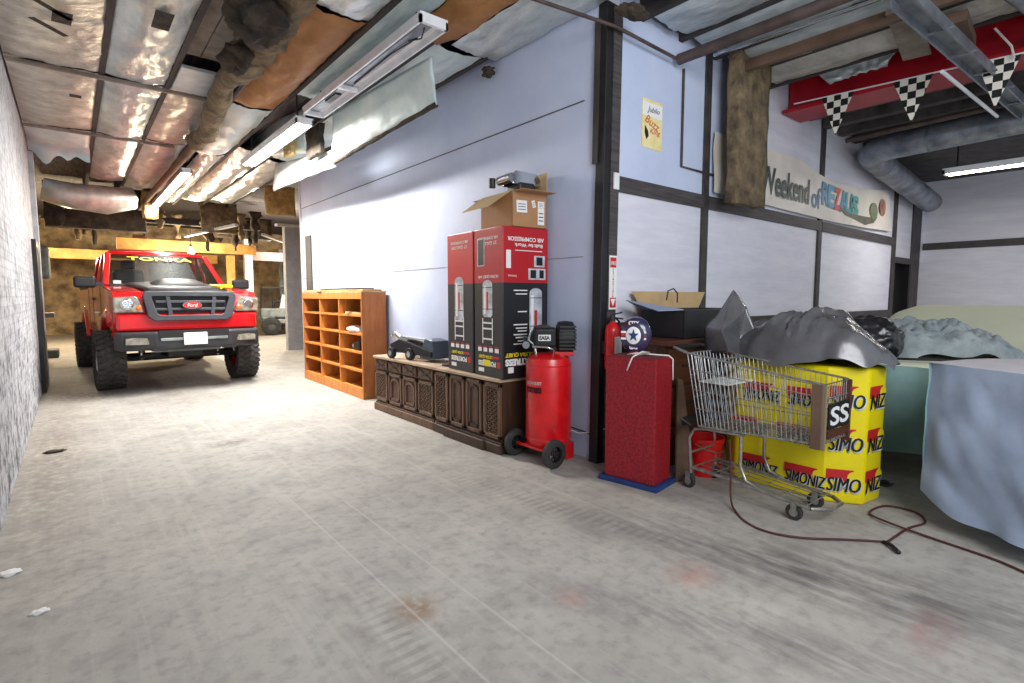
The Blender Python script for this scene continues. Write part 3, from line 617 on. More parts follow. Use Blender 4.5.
# ------------------------------------------------------------------ pickup truck
def make_truck():
    t = thing('pickup_truck', 'lifted red pickup truck with a black hood parked facing the camera', 'truck', (1.28, 9.78, 0), R(3.0)); t.scale = (.95, 1, 1)
    RP = M['redpaint']
    def arc(cy, cz, r, a0, a1, k=12): return [(cy+r*cos(R(a0+(a1-a0)*i/k)), cz+r*sin(R(a0+(a1-a0)*i/k))) for i in range(k+1)]
    # body side profile in (y,z), front = -y
    prof = [(-.80, .98), (-.86, 1.08), (-.86, 1.34), (-.80, 1.42), (-.3, 1.47), (.45, 1.52), (1.0, 1.53), (2.55, 1.53), (2.56, 1.50), (4.55, 1.50), (4.6, 1.45), (4.6, .85), (4.2, .82)] \
        + arc(3.55, .52, .57, 30, 150) + [(2.9, .76), (.65, .76)] + arc(0, .52, .57, 28, 152)
    MB().prism(prof, 'x', -.95, .95).build('body', RP, t, smooth=30, bevel=.05, seg=3)
    # bulging fenders
    for sx in (-1, 1):
        for cy in (0, 3.55):
            a = arc(cy, .52, .60, 10, 132 if cy == 0 else 170, 16)
            MB().tube([(sx*.93, y, z) for y, z in a], .06, 8).build('fender_flare', RP, t, smooth=60)
        MB().box(sx*.82-.1, sx*.82+.1, .7, 2.85, .62, .68).build('running_board', M['black'], t, bevel=.02)
    # cab greenhouse
    zb, zt = 1.50, 2.12
    def ring(z, hw, y0, y1): return [V((-hw, y0+.12, z)), V((-hw*.55, y0, z)), V((hw*.55, y0, z)), V((hw, y0+.12, z)), V((hw, y1, z)), V((-hw, y1, z))]
    # pillars and roof
    roof = [ring(2.055, .75, 1.26, 2.42), ring(2.11, .735, 1.30, 2.40), ring(2.15, .64, 1.5, 2.3)]
    MB().loft(roof).build('roof', RP, t, smooth=60, bevel=.02)
    lo = ring(1.52, .87, .56, 2.52); hi = ring(2.06, .745, 1.25, 2.42)
    for i in (0, 3, 4, 5):
        MB().bar(lo[i], hi[i], .085, .075, (0, 1, 0)).build('cab_pillar', RP, t, bevel=.015)
    for sx, i, j in ((-1, 0, 5), (1, 3, 4)):
        mid0 = lo[i].lerp(lo[j], .62); mid1 = hi[i].lerp(hi[j], .5); MB().bar(mid0, mid1, .07, .07, (0, 1, 0)).build('cab_pillar', RP, t, bevel=.015)
    MB().poly([lo[0], lo[1], hi[1], hi[0]]).poly([lo[1], lo[2], hi[2], hi[1]]).poly([lo[2], lo[3], hi[3], hi[2]]).build('windshield', M['glass'], t)
    for sx, i, j in ((-1, 0, 5), (1, 3, 4)):
        MB().poly([lo[i], lo[j], hi[j], hi[i]]).build('side_window', M['glass'], t)
    MB().poly([lo[4], lo[5], hi[5], hi[4]]).build('rear_window', M['glass'], t)
    MB().box(-.84, .84, .62, 1.1, 1.50, 1.56).build('dashboard', M['black'], t, bevel=.03)
    for sx in (-.4, .4):
        MB().box(sx-.24, sx+.24, 1.75, 1.9, 1.3, 1.82).build('seat', M['greyplastic'], t, bevel=.05)
        MB().box(sx-.12, sx+.12, 1.78, 1.88, 1.84, 1.99).build('headrest', M['greyplastic'], t, bevel=.04)
    MB().tube([(.4+.18*cos(a), 1.25+.06*sin(a), 1.66+.16*sin(a)) for a in [2*pi*i/20 for i in range(20)]], .015, 8, True).build('steering_wheel', M['black'], t, smooth=60)
    MB().box(-.76, -.66, .66, .74, 1.56, 1.61).build('dash_item', M['whiteprint'], t)
    # wind-shield lettering, lies on the glass
    d1 = (hi[1]-lo[1]).normalized(); pc = (hi[1]+hi[2])/2 - d1*.135 + V((0, -.02, .012))
    text('TONKA', M['yellowprint'], t, frame(pc, (1, 0, 0), d1), .98, .10, bold=.02)
    # hood: black centre panel with scoop, red edges come from body
    def hoodf(u, v):
        x = -.62+1.24*u; y = -.86+1.42*v
        hw = 1-.12*(1-v)
        return V((x*hw, y, 1.445+.11*v+.035*(1-(2*u-1)**4)-.10*max(0, (.12-v)/.12)**2))
    hood = MB().grid(hoodf, 16, 20).build('hood_panel', M['blackgloss'], t, smooth=180, solid=.02)
    def sc(u, v):
        a = (2*u-1); x = a*(.36+.06*(1-v)); y = -.55+.95*v
        e = sin(pi*min(1, v*1.15))**.6 if v < 1 else 0
        return V((x, y, 1.485+.10*v*.9+.11*(1-a**4)*e))
    MB().grid(sc, 16, 16).build('hood_scoop', M['blackgloss'], hood, smooth=180)
    MB().box(-.27, .27, -.33, -.30, 1.53, 1.575).build('scoop_opening', M['black'], hood)
    MB().tube([(.55+.12*cos(a), -.5+.22*sin(a), 1.512) for a in [2*pi*i/18 for i in range(18)]], .03, 6, True).tube([(.46, -.78, 1.49), (.62, -.3, 1.52), (.52, .1, 1.54)], .02, 6).build('hood_decal', M['yellowprint'], hood)
    MB().poly([V((-.58, -.6, 1.497)), V((-.3, -.6, 1.513)), V((-.36, .2, 1.57)), V((-.6, .2, 1.55))]).build('hood_stripe', M['fadedgrey'], hood) if False else None
    # front face
    MB().box(-.93, .93, -.93, -.78, .88, 1.13).build('front_valance', RP, t, bevel=.045, seg=3)
    gz0, gz1 = 1.02, 1.43
    GP = M['greyplastic']
    outer = [(-.59, gz1), (.59, gz1), (.615, gz1-.06), (.56, gz0+.06), (.48, gz0), (-.48, gz0), (-.56, gz0+.06), (-.615, gz1-.06)]
    inner = [(-.50, gz1-.07), (.50, gz1-.07), (.51, gz1-.09), (.44, gz0+.1), (.40, gz0+.075), (-.40, gz0+.075), (-.44, gz0+.1), (-.51, gz1-.09)]
    g = MB(); bm = g.bm
    for y0, y1 in ((-.985, -.90),):
        o1 = [bm.verts.new((x, y0, z)) for x, z in outer]; i1 = [bm.verts.new((x, y0, z)) for x, z in inner]
        o2 = [bm.verts.new((x, y1, z)) for x, z in outer]; i2 = [bm.verts.new((x, y1, z)) for x, z in inner]
        for k in range(8):
            j = (k+1) % 8
            bm.faces.new((o1[k], o1[j], i1[j], i1[k])); bm.faces.new((o1[k], o1[j], o2[j], o2[k])); bm.faces.new((i1[k], i1[j], i2[j], i2[k])); bm.faces.new((o2[k], o2[j], i2[j], i2[k]))
    gr = g.build('grille', GP, t, bevel=.012)
    MB().box(-.52, .52, -.90, -.87, gz0+.05, gz1-.05).build('grille_backing', M['black'], gr)
    for z in (gz0+.16, gz0+.265): MB().box(-.46, .46, -.965, -.92, z-.018, z+.018).build('grille_bar', GP, gr, bevel=.006)
    for x in (-.29, .29): MB().bar((x*.95, -.96, gz0+.08), (x*1.06, -.96, gz1-.07), .05, .03, (0, 1, 0)).build('grille_bar', GP, gr)
    ov = [2*pi*i/28 for i in range(28)]
    bd = MB().prism([(.13*cos(a), gz0+.215+.055*sin(a)) for a in ov], 'y', -1.0, -.955).build('badge', M['chrome'], gr)
    MB().prism([(.118*cos(a), gz0+.215+.045*sin(a)) for a in ov], 'y', -1.004, -.998).build('badge_face', M['redprint'], bd)
    text('Ford', M['whiteprint'], bd, frame((0, -1.006, gz0+.215), (1,0,0), (0,0,1)), .14, .05, shear=.3)
    for sx in (-1, 1):
        h = MB().prism([(sx*.60, 1.14), (sx*.95, 1.14), (sx*.955, 1.34), (sx*.68, 1.36), (sx*.64, 1.28)], 'y', -.945, -.8).build('headlight', M['lens'], t, bevel=.02)
        T = frame((sx*.80, -.945, 1.25), (1,0,0), (0,0,1))
        MB().lathe([(0, .004), (.05, .01), (.075, .008), (.08, 0)], 20, T).build('reflector', M['chrome'], h, smooth=60)
        T = frame((sx*.66, -.945, 1.2), (1,0,0), (0,0,1)); MB().lathe([(0, .01), (.035, .008), (.04, 0)], 16, T).build('turn_signal', M['amber'], h, smooth=60)
    # bumper
    GB = pm('dark_bumper_plastic', (48, 48, 51), .5, c2=(40, 40, 43))
    bp_ = MB().prism([(-.97, -.82), (-.92, -1.0), (-.5, -1.08), (.5, -1.08), (.92, -1.0), (.97, -.82), (.9, -.72), (-.9, -.72)], 'z', .62, .875).build('bumper', GB, t, bevel=.035, seg=3)
    MB().box(-.46, .46, -1.088, -1.0, .79, .885).build('bumper_shade', M['black'], bp_)  # solid black block painted as the shade of the intake
    MB().box(-.44, .44, -1.095, -1.08, .745, .785).build('bumper_lip', M['fadedgrey'], bp_, bevel=.006)
    for sx in (-1, 1):
        MB().prism([(sx*.55, .70), (sx*.86, .705), (sx*.86, .80), (sx*.76, .81), (sx*.55, .795)], 'y', -1.055, -1.0).build('fog_light_recess', M['black'], bp_)
        MB().prism([(sx*.57, .705), (sx*.85, .71), (sx*.85, .79), (sx*.75, .805), (sx*.60, .79)], 'y', -1.065, -1.05).build('fog_light', M['lens'], bp_)
        MB().prism([(sx*.36, .61), (sx*.56, .61), (sx*.54, .665), (sx*.38, .665)], 'y', -1.095, -1.05).build('tow_hook_slot', M['black'], bp_)
    pl = MB().box(-.155, .155, -1.115, -1.095, .68, .85).build('license_plate', M['whiteprint'], t, bevel=.004)
    text('186 11', pm('plate_print', (196, 196, 196), .6), pl, frame((0, -1.117, .765), (1,0,0), (0,0,1)), .2, .06)
    # mirrors
    for sx in (-1, 1):
        mr = MB().box(sx*1.14-.14, sx*1.14+.14, .50, .62, 1.49, 1.66).build('mirror', M['black'], t, bevel=.035, seg=3)
        MB().bar((sx*.9, .62, 1.54), (sx*1.04, .57, 1.55), .07, .06).build('mirror_arm', M['black'], mr)
    # door seams, handle
    for sx in (-1, 1):
        for y in (.62, 1.75, 2.5): MB().box(sx*.951-.003, sx*.951+.003, y-.006, y+.006, .82, 1.5).build('door_seam', M['black'], t)
        MB().box(sx*.96-.015, sx*.96+.015, 1.5, 1.68, 1.3, 1.34).build('door_handle', M['black'], t)
    # bed
    MB().box(-.85, .85, 2.65, 4.5, 1.495, 1.51).build('bed_shade', M['black'], t)  # flat black plate stands for the shade inside the bed
    MB().box(-.95, -.75, 2.7, 4.55, 1.5, 1.58).box(.75, .95, 2.7, 4.55, 1.5, 1.58).build('bed_rail', M['black'], t, bevel=.02)
    # running gear
    MB().tube([(-.8, 0, .45), (.8, 0, .45)], .06, 12).build('front_axle', M['darkmetal'], t, smooth=50)
    MB().tube([(-.8, 3.55, .45), (.8, 3.55, .45)], .07, 12).build('rear_axle', M['darkmetal'], t, smooth=50)
    MB().box(-.45, .45, -.6, 4.2, .62, .74).box(-.25, .25, -.45, .3, .45, .62).build('chassis', M['darkmetal'], t, bevel=.02)
    for sx in (-1, 1):
        MB().tube([(sx*.55, -.1, .42), (sx*.5, -.05, .85)], .045, 10).build('shock_absorber', M['chrome'], t, smooth=50)
        MB().bar((sx*.3, -.2, .5), (sx*.75, -.05, .42), .07, .05).build('control_arm', M['darkmetal'], t)
    MB().bar((-.45, -.62, .58), (.45, -.62, .58), .06, .05).build('skid_bar', M['fadedgrey'], t)
    # tyres
    R0, W = .435, .34
    first = None
    for (x, y) in ((-.945, 0), (.945, 0), (-.945, 3.55), (.945, 3.55)):
        if first is None:
            RY = Matrix.Rotation(R(90), 4, 'Y')
            tm = MB().lathe([(.24, -W/2+.02), (.27, -W/2), (.36, -W/2), (R0-.04, -W/2+.025), (R0-.018, -W/2+.05), (R0-.018, W/2-.05), (R0-.04, W/2-.025), (.36, W/2), (.27, W/2), (.24, W/2-.02)], 48, RY)
            for k in range(30):
                a = 2*pi*k/30
                Rm = Matrix.Rotation(a, 4, 'X')
                for (xx, w2, da, sk) in ((-.125, .09, 0, .35), (-.035, .075, .1, -.5), (.045, .075, .03, .5), (.128, .09, .1, -.35)):
                    T = Matrix.Rotation(a+da, 4, 'X') @ Matrix.Translation((xx, 0, R0-.012)) @ Matrix.Rotation(sk, 4, 'Z')
                    tm.box(-w2/2, w2/2, -.028, .028, -.015, .012, T)
                for xx in (-W/2+.012, W/2-.012):
                    T = Rm @ Matrix.Translation((xx, 0, R0-.05)); tm.box(-.018, .018, -.024, .024, -.035, .035, T)
            tr = tm.build('tire', M['tread'], t, smooth=35)
            rim = MB().lathe([(.245, -.15), (.235, -.14), (.21, -.06), (.19, -.03), (.09, -.05), (.07, -.1), (0, -.105)], 32, RY)
            rim.lathe([(.245, .15), (.235, .14), (.21, .06), (.09, .05), (0, .05)], 32, RY)
            rim.build('rim', M['chrome'], tr, smooth=40)
            tr.location = (x, y, R0); first = tr
        else:
            tr = dup(first, t); tr.location = (x, y, R0)
            if x > 0: tr.rotation_euler = (0, 0, pi)
    return t
make_truck()

# ------------------------------------------------------------------ cubby shelf
def make_shelf():
    L, D, H = 2.42, .34, 1.43
    t = thing('cubby_shelf', 'orange stained wooden cubby shelf with fifteen open bays against the wall', 'shelf', (2.90, 6.57, 0), R(-1.0))
    # local: y along the wall, x depth into the wall
    for y in (0, L-.04): MB().box(0, D, y, y+.04, 0, H-.02).build('side_panel', M['oakside'], t, bevel=.004)
    ys = [.04, .04+(L-.12)/3*1.0, .04+(L-.12)/3*2+.02, L-.04]
    for y in ys[1:3]: MB().box(0.002, D-.02, y, y+.03, .1, H-.1).build('divider', M['oak'], t)
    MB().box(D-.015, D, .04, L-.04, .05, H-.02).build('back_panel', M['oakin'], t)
    MB().box(-.004, D+.01, -.01, L+.01, H-.02, H).build('top_panel', M['dustytop'], t)
    MB().box(-.006, .02, 0, L, H-.105, H-.02).build('header_board', M['oak'], t)
    MB().box(-.006, .02, 0, L, 0, .11).build('kick_board', M['oak'], t)
    first = None
    for c in range(3):
        y0 = ys[c]+(.03 if c else 0); y1 = ys[c+1]
        for r in range(5):
            z = .11+.245*r
            s = MB().box(.001, D-.016, y0+.002, y1-.002, z, z+.025).build('shelf_board', M['oak'], t)
    return ys
ysh = make_shelf()
Zs = lambda r: .11+.245*r+.025
for k, (y, x, ry) in enumerate([(6.9, 3.0, .1), (7.15, 2.98, -.3)]):
    tag(MB().box(-.05, .05, -.16, .16, 0, .03, Matrix.Translation((x, y, Zs(4)+.001)) @ Matrix.Rotation(ry, 4, 'Z')).build('wood_offcut', M['cardin']), ['pale wood offcut at the front of the top right cubby', 'pale wood offcut set back in the top right cubby'][k], 'wood')
o = thing('rag_bundle', 'pale crumpled paper lying in the second right cubby', 'paper', (3.03, 7.0, Zs(3)+.035))
m = MB(); bmesh.ops.create_icosphere(m.bm, subdivisions=3, radius=1)
for v in m.bm.verts: v.co = V((v.co.x*.08, v.co.y*.16, v.co.z*.035))*(1+.5*ridge(v.co*2.2))
for v in m.bm.verts: v.co.z = max(v.co.z, -.034)
m.build('paper', M['whiteprint'], o, smooth=180)
o = thing('motor_part', 'dark machine part with a pale cap in the third right cubby', 'machine part', (3.02, 6.9, Zs(2)))
MB().box(-.07, .07, -.1, .1, 0, .12).build('housing', M['darkmetal'], o, bevel=.02); MB().lathe([(0, .12), (.04, .12), (.04, .15), (0, .15)], 14).build('cap', M['brownwood'], o)
MB().tube([(0, .1, .05), (0, .22, .05)], .03, 12).build('shaft', M['white'], o, smooth=40)
tag(MB().box(-.06, .06, -.1, .1, 0, .12, Matrix.Translation((3.05, 7.55, Zs(2)))).build('small_box', M['brownwood'], bevel=.006), 'small dark brown box in the middle column of the cubby shelf', 'box')
tag(MB().box(2.93, 3.2, 6.6, 8.1, 1.431, 1.455).build('plank', M['timber']), 'pale yellow plank lying along the front of the cubby shelf top', 'plank')
tag(MB().box(-.13, .13, -.6, .6, 0, .02, Matrix.Translation((3.12, 7.6, 1.456)) @ Matrix.Rotation(.06, 4, 'Z')).build('plank', M['black']), 'black plank lying on top of the yellow plank on the cubby shelf', 'plank')
tag(MB().box(-.05, .05, -.5, .5, 0, .03, Matrix.Translation((3.0, 8.55, 1.431)) @ Matrix.Rotation(-.1, 4, 'Z')).build('plank', M['cardin']), 'pale plank at the far end of the cubby shelf top', 'plank')

# ------------------------------------------------------------------ consoles
def lattice(m, x, y0, y1, z0, z1, nw, nh):
    dy, dz = (y1-y0)/nw, (z1-z0)/nh
    for i in range(nw):
        for j in range(nh):
            a = (x, y0+i*dy, z0+j*dz)
            m.bar((x, y0+i*dy, z0+j*dz), (x, y0+(i+1)*dy, z0+(j+1)*dz), .012, .014, (1,0,0)); m.bar((x, y0+(i+1)*dy, z0+j*dz), (x, y0+i*dy, z0+(j+1)*dz), .012, .014, (1,0,0))
def arch(x0, x1, y0, y1, z0, z1, m, fr=.03):
    n = 10; r = (y1-y0)/2
    m.box(x0, x1, y0, y0+fr, z0, z1-r*.7); m.box(x0, x1, y1-fr, y1, z0, z1-r*.7); m.box(x0, x1, y0, y1, z0, z0+fr)
    for i in range(n):
        a, b = pi*i/n, pi*(i+1)/n; c = (y0+y1)/2
        pa = V(((x0+x1)/2, c+(r-fr/2)*cos(a), z1-r*.7+(r*.7-fr/2)*sin(a))); pb = V(((x0+x1)/2, c+(r-fr/2)*cos(b), z1-r*.7+(r*.7-fr/2)*sin(b)))
        m.bar(pa, pb, x1-x0, fr, (1,0,0)) if False else m.bar(pa, pb, fr, x1-x0, (1,0,0))
def console(label, Y0, Y1, X0, H, kind):
    t = thing('stereo_console', label, 'console', (X0, Y0, 0)); L = Y1-Y0; D = 3.24-X0
    MB().box(.03, D, .015, L-.015, .10, H-.03).build('carcass', M['walnut'], t)
    MB().box(-.015, D, -.0 if kind else 0.0, L, H-.03, H).build('top', M['dustytop'], t, bevel=.006)
    pl = MB().box(-.012, D, 0, L, 0, .085).box(.005, D, .005, L-.005, .085, .105)
    if kind == 2: pl.box(-.035, 0, .22, L-.22, 0, .09)
    pl.build('plinth', M['walnutlite'] if kind == 1 else M['walnut'], t, bevel=.01)
    WL = M['walnutlite']
    q = L/4
    if kind == 1:
        for k in range(4):
            y0, y1 = k*q+.03, (k+1)*q-.02
            d = MB().box(.005, .035, y0, y1, H-.155, H-.045).build('drawer', WL, t, bevel=.008)
            MB().bar((.0, y0+.03, H-.14), (.0, y1-.03, H-.06), .02, .012, (1,0,0)).bar((.0, y1-.03, H-.14), (.0, y0+.03, H-.06), .02, .012, (1,0,0)).build('carving', M['walnut'], d)
        zt = H-.175
    else: zt = H-.045
    zb = .125
    for k in range(4):
        y0, y1 = k*q+.02, (k+1)*q-.015
        fr = MB().box(.004, .035, y0, y0+.03, zb, zt).box(.004, .035, y1-.03, y1, zb, zt).box(.004, .035, y0, y1, zb, zb+.035).box(.004, .035, y0, y1, zt-.035, zt)
        if k in (0, 3):
            p = fr.build('speaker_panel', WL, t, bevel=.004)
            MB().box(.028, .034, y0+.03, y1-.03, zb+.035, zt-.035).build('grille_cloth', M['black'], p)
            m = MB(); lattice(m, .018, y0+.03, y1-.03, zb+.035, zt-.035, 3 if kind == 2 else 4, 10 if kind == 2 else 7); m.build('lattice', WL, p)
        else:
            p = fr.build('door', WL, t, bevel=.004)
            MB().box(.02, .034, y0+.03, y1-.03, zb+.03, zt-.03).build('door_panel', M['brownwood'] if kind == 1 else M['walnutlite'], p)
            m = MB(); arch(.006, .022, y0+.045, y1-.045, zb+.05, zt-.05, m, .025); m.build('arch_moulding', WL if kind == 1 else M['walnut'], p)
    for y in ((0, .02) if kind else ()): pass
    return t
console('long low carved wooden stereo console with drawers, farther one, topped by a floor jack', 4.60, 5.96, 2.77, .655, 1)
console('dark carved wooden stereo console under the red and black boxes', 3.49, 4.585, 2.76, .655, 2)
# floor jack on far console
fj = thing('floor_jack', 'black and chrome floor jack lying on the far console', 'floor jack', (2.98, 5.2, .656), R(8)); fj.scale = (1.12, 1.12, 1.12)
for sx in (-.11, .11):
    MB().prism([(-.3, .05), (.32, .07), (.36, .14), (.2, .2), (.02, .17), (-.3, .1)], 'x', sx-.012, sx+.012).build('side_plate', M['blackgloss'], fj, bevel=.004)
MB().box(-.09, .09, -.32, -.1, .03, .05).prism([(-.32, .03), (-.1, .03), (-.18, .22), (-.3, .2)], 'x', -.1, .1).build('blue_grey_guard', pm('slate_paint', (70, 82, 96), .4), fj, bevel=.006)
for (x, y, r) in ((-.14, .3, .055), (.14, .3, .055), (-.12, .02, .06), (.12, .02, .06)):
    w = MB().lathe([(0, -.02), (r, -.02), (r, .02), (0, .02)], 20, Matrix.Translation((x, y, r)) @ Matrix.Rotation(R(90), 4, 'Y')).build('wheel', M['blackgloss'], fj, smooth=40, bevel=.004)
    MB().lathe([(0, -.024), (r*.5, -.024), (r*.5, .024), (0, .024)], 14, Matrix.Translation((x, y, r)) @ Matrix.Rotation(R(90), 4, 'Y')).build('hub', M['chrome'], w, smooth=40)
MB().bar((0, -.1, .17), (0, .33, .2), .07, .04).tube([(0, .33, .2), (0, .42, .24), (0, .46, .2)], .03, 10).build('lift_arm', M['chrome'], fj, smooth=40)
MB().tube([(-.08, -.28, .2), (-.08, .2, .22)], .014, 8).build('crossbar', M['chrome'], fj, smooth=40)
tag(MB().box(2.85, 2.9, 4.48, 4.56, .656, .675).build('red_offcut', M['brownwood'], bevel=.003), 'small reddish wood scrap on the console beside the boxes', 'wood')

# ------------------------------------------------------------------ tall boxes
BOXM = split_z('black_red_carton', .815, (30, 30, 33), (178, 22, 30))
BOXM2 = split_z('dusty_black_red_carton', .815, (44, 44, 47), (196, 40, 44))
def carton(label, loc, rz, W, D, H, mat, side):
    t = thing('tall_carton', label, 'box', loc, rz)
    # local: x = into wall (depth D), y = along wall (W), front face x=0, right face y=0
    MB().box(0, D, 0, W, 0, H).build('carton', mat, t, bevel=.006)
    Fm = lambda y, z, dx=.001: frame((-dx, y, z), (0, -1, 0), (0, 0, 1))          # facing -x, right = -y
    flip = Matrix.Rotation(pi, 4, 'Z')
    WP = M['whiteprint']
    # printed air tank picture
    def tankprint(T_, w_, h_):
        r_ = w_/2; pts_ = [(r_*cos(a), h_/2-r_*.6+r_*.6*sin(a)) for a in [pi*i/10 for i in range(11)]]+[(-r_, -h_/2+r_*.3), (-r_*.7, -h_/2), (r_*.7, -h_/2), (r_, -h_/2+r_*.3)]
        o = MB().prism(pts_, 'z', 0, .001, T_).build('printed_tank', M['greyprint'], t)
        for zz in (-.28, .3): MB().box(-r_*.95, r_*.95, h_*zz-.004, h_*zz+.004, .001, .0016, T_).build('printed_line', M['greyplastic'], o)
        MB().box(-r_*.75, -r_*.35, -h_*.42, h_*.36, .001, .0016, T_).build('printed_shine', M['whiteprint'], o)
    tankprint(Fm(W*.52, .68), W*.34, .40 if not side else .32)
    plate(M['redprint'], t, Fm(W*.52, .66, .0022), W*.06, .16, 'printed_stripe')
    for sy in (-.17, .17): plate(WP, t, Fm(W*(.52+sy), .40), .012, .22, 'printed_leg')
    for z in (.33, .42, .47): plate(WP, t, Fm(W*.52, z), W*.34, .014, 'printed_rung')
    for k in range(4):
        plate(WP, t, Fm(W*(.2+.2*k), .235), W*.13, .035, 'printed_icon'); plate(M['redprint'], t, Fm(W*(.2+.2*k), .262), W*.1, .012, 'printed_icon')
    text('ULTRA QUIET', M['yellowprint'], t, Fm(W*.6, .175) @ flip, W*.5, .03, bold=.02)
    plate(M['redprint'], t, Fm(W*.25, .175), W*.25, .02, 'printed_band')
    text('FORTRESS', WP, t, Fm(W*.55, .115) @ flip, W*.62, .045, bold=.04)
    plate(M['redprint'], t, Fm(W*.14, .115), W*.12, .05, 'printed_mark')
    plate(WP, t, Fm(W*.75, .055), W*.2, .035, 'printed_mark')
    if side: plate(M['yellowprint'], t, Fm(W*.55, .12, .0025), W*.25, .055, 'yellow_sticker')
    text('27 GALLON', WP, t, Fm(W*.5, H-.13) @ flip, W*.6, .028); text('AIR COMPRESSOR', WP, t, Fm(W*.5, H-.085) @ flip, W*.68, .025)
    if side:
        plate(M['greyprint'], t, Fm(W*.75, H-.2), W*.26, .24, 'printed_chart')
        plate(M['blackprint'], t, Fm(W*.75, H-.2, .0022), W*.2, .22, 'printed_chart')
        text('ULTRA QUIET AIR', WP, t, Fm(W*.5, .87) @ flip, W*.7, .03)
        Sm = lambda x, z, dy=.001: frame((x, -dy, z), (1, 0, 0), (0, 0, 1))
        text('AIR COMPRESSOR', WP, t, Sm(D*.5, H-.1) @ flip, D*.8, .035, bold=.02); text('Built for Work', WP, t, Sm(D*.56, H-.15) @ flip, D*.62, .03, bold=.02)
        plate(WP, t, Sm(D*.56, H-.195), D*.6, .006, 'printed_rule')
        plate(WP, t, Sm(D*.12, H-.27), D*.1, .15, 'barcode_label')
        for (x, z, w2) in ((.8, H-.28, .2), (.85, H-.39, .14), (.66, H-.39, .18)):
            plate(M['greyprint'], t, Sm(D*x, z), D*w2+.02, .095, 'printed_photo'); plate(M['blackprint'], t, Sm(D*x, z, .0022), D*w2*.7, .07, 'printed_photo')
        text('Fortress', WP, t, Sm(D*.2, H-.41) @ flip, D*.18, .018)
        tankprint(Sm(D*.72, .56), D*.28, .42); plate(M['redprint'], t, Sm(D*.72, .5, .0022), D*.06, .16, 'printed_stripe')
        for k, z in enumerate((.75, .72, .57, .46, .43, .405, .375, .35, .32, .295)):
            plate(WP, t, Sm(D*(.38+.02*(k % 3)), z), D*(.3-.05*(k % 3)), .009, 'printed_line')
        text('ULTRA QUIET', M['yellowprint'], t, Sm(D*.36, .205) @ flip, D*.62, .04, bold=.04, shear=.2)
        text('FORTRESS', WP, t, Sm(D*.42, .14) @ flip, D*.74, .06, bold=.06)
        plate(WP, t, Sm(D*.17, .075), D*.12, .05, 'printed_mark')
    return t
carton('tall red and black printed carton standing upside down, left of the pair', (2.79, 3.935, .656), R(-3), .45, .43, 1.28, BOXM2, False)
carton('tall red and black printed carton standing upside down, right of the pair, yellow sticker', (2.76, 3.462, .656), R(-3.5), .44, .485, 1.28, BOXM, True)
# cardboard box on top
cb = thing('cardboard_box', 'open brown cardboard box with flaps on top of the tall cartons', 'box', (2.855, 3.455, 1.938), R(-4))
W, D, H = .48, .37, .29; e = .006
m = MB(); m.box(0, D, 0, W, 0, e); m.box(0, e, 0, W, 0, H); m.box(D-e, D, 0, W, 0, H); m.box(0, D, 0, e, 0, H); m.box(0, D, W-e, W, 0, H)
m.build('box_body', M['card'], cb)
MB().hexa([V(q) for q in ((0, 0.01, H), (-.22, 0.03, H-.15), (-.22, W-.03, H-.15), (0, W-.01, H), (.004, 0.01, H+.005), (-.216, 0.03, H-.145), (-.216, W-.03, H-.145), (.004, W-.01, H+.005))]).build('front_flap', M['cardin'], cb)
MB().box(D-.003, D+.002, .0, W, H, H+.19, Matrix.Rotation(0, 4, 'Z')).build('back_flap', M['cardin'], cb)
MB().box(.01, D, -.13, 0, H-.004, H, None).build('side_flap', M['card'], cb)
MB().box(.01, D-.01, W, W+.16, H-.004, H).build('side_flap', M['card'], cb)
Sm = lambda x, z, dy=.001: frame((x, -dy, z), (1, 0, 0), (0, 0, 1))
for (x, z, w2, h2, a) in ((.1, .17, .11, .1, 2), (.225, .2, .035, .06, 15), (.305, .2, .07, .055, 0), (.305, .1, .07, .14, 0)):
    p = plate(M['whiteprint'], cb, Sm(x, z) @ Matrix.Rotation(R(a), 4, 'Z'), w2, h2, 'paper_label')
    for k in range(3): plate(M['greyplastic'], p, Sm(x, z-h2*.25+h2*.22*k, .0025) @ Matrix.Rotation(R(a), 4, 'Z'), w2*.7, h2*.06, 'printed_line')
ej = thing('chrome_tool', 'chrome and black jack sticking out of the cardboard box', 'tool', (3.0, 3.62, 2.19), R(-6))
MB().box(-.0, .17, -.1, .1, -.22, .14).build('base', M['darkmetal'], ej, bevel=.02)
for sy in (-.07, .09): MB().prism([(-.05, .12), (.24, .12), (.25, .17), (.2, .225), (-.02, .235), (-.06, .2)], 'y', sy-.01, sy+.01).build('side_plate', M['chrome'], ej, bevel=.006)
MB().tube([(-.06, -.08, .17), (-.06, .12, .17)], .04, 14).build('roller', M['chrome'], ej, smooth=40)
MB().tube([(.2, -.08, .17), (.2, .12, .17)], .03, 14).build('roller', M['chrome'], ej, smooth=40)
MB().bar((0, .01, .2), (.2, .01, .2), .12, .02).build('plate', M['blackgloss'], ej)
MB().tube([(-.1, .18, .12), (-.1, .18, .2)], .03, 12).build('knob', M['black'], ej, smooth=40)

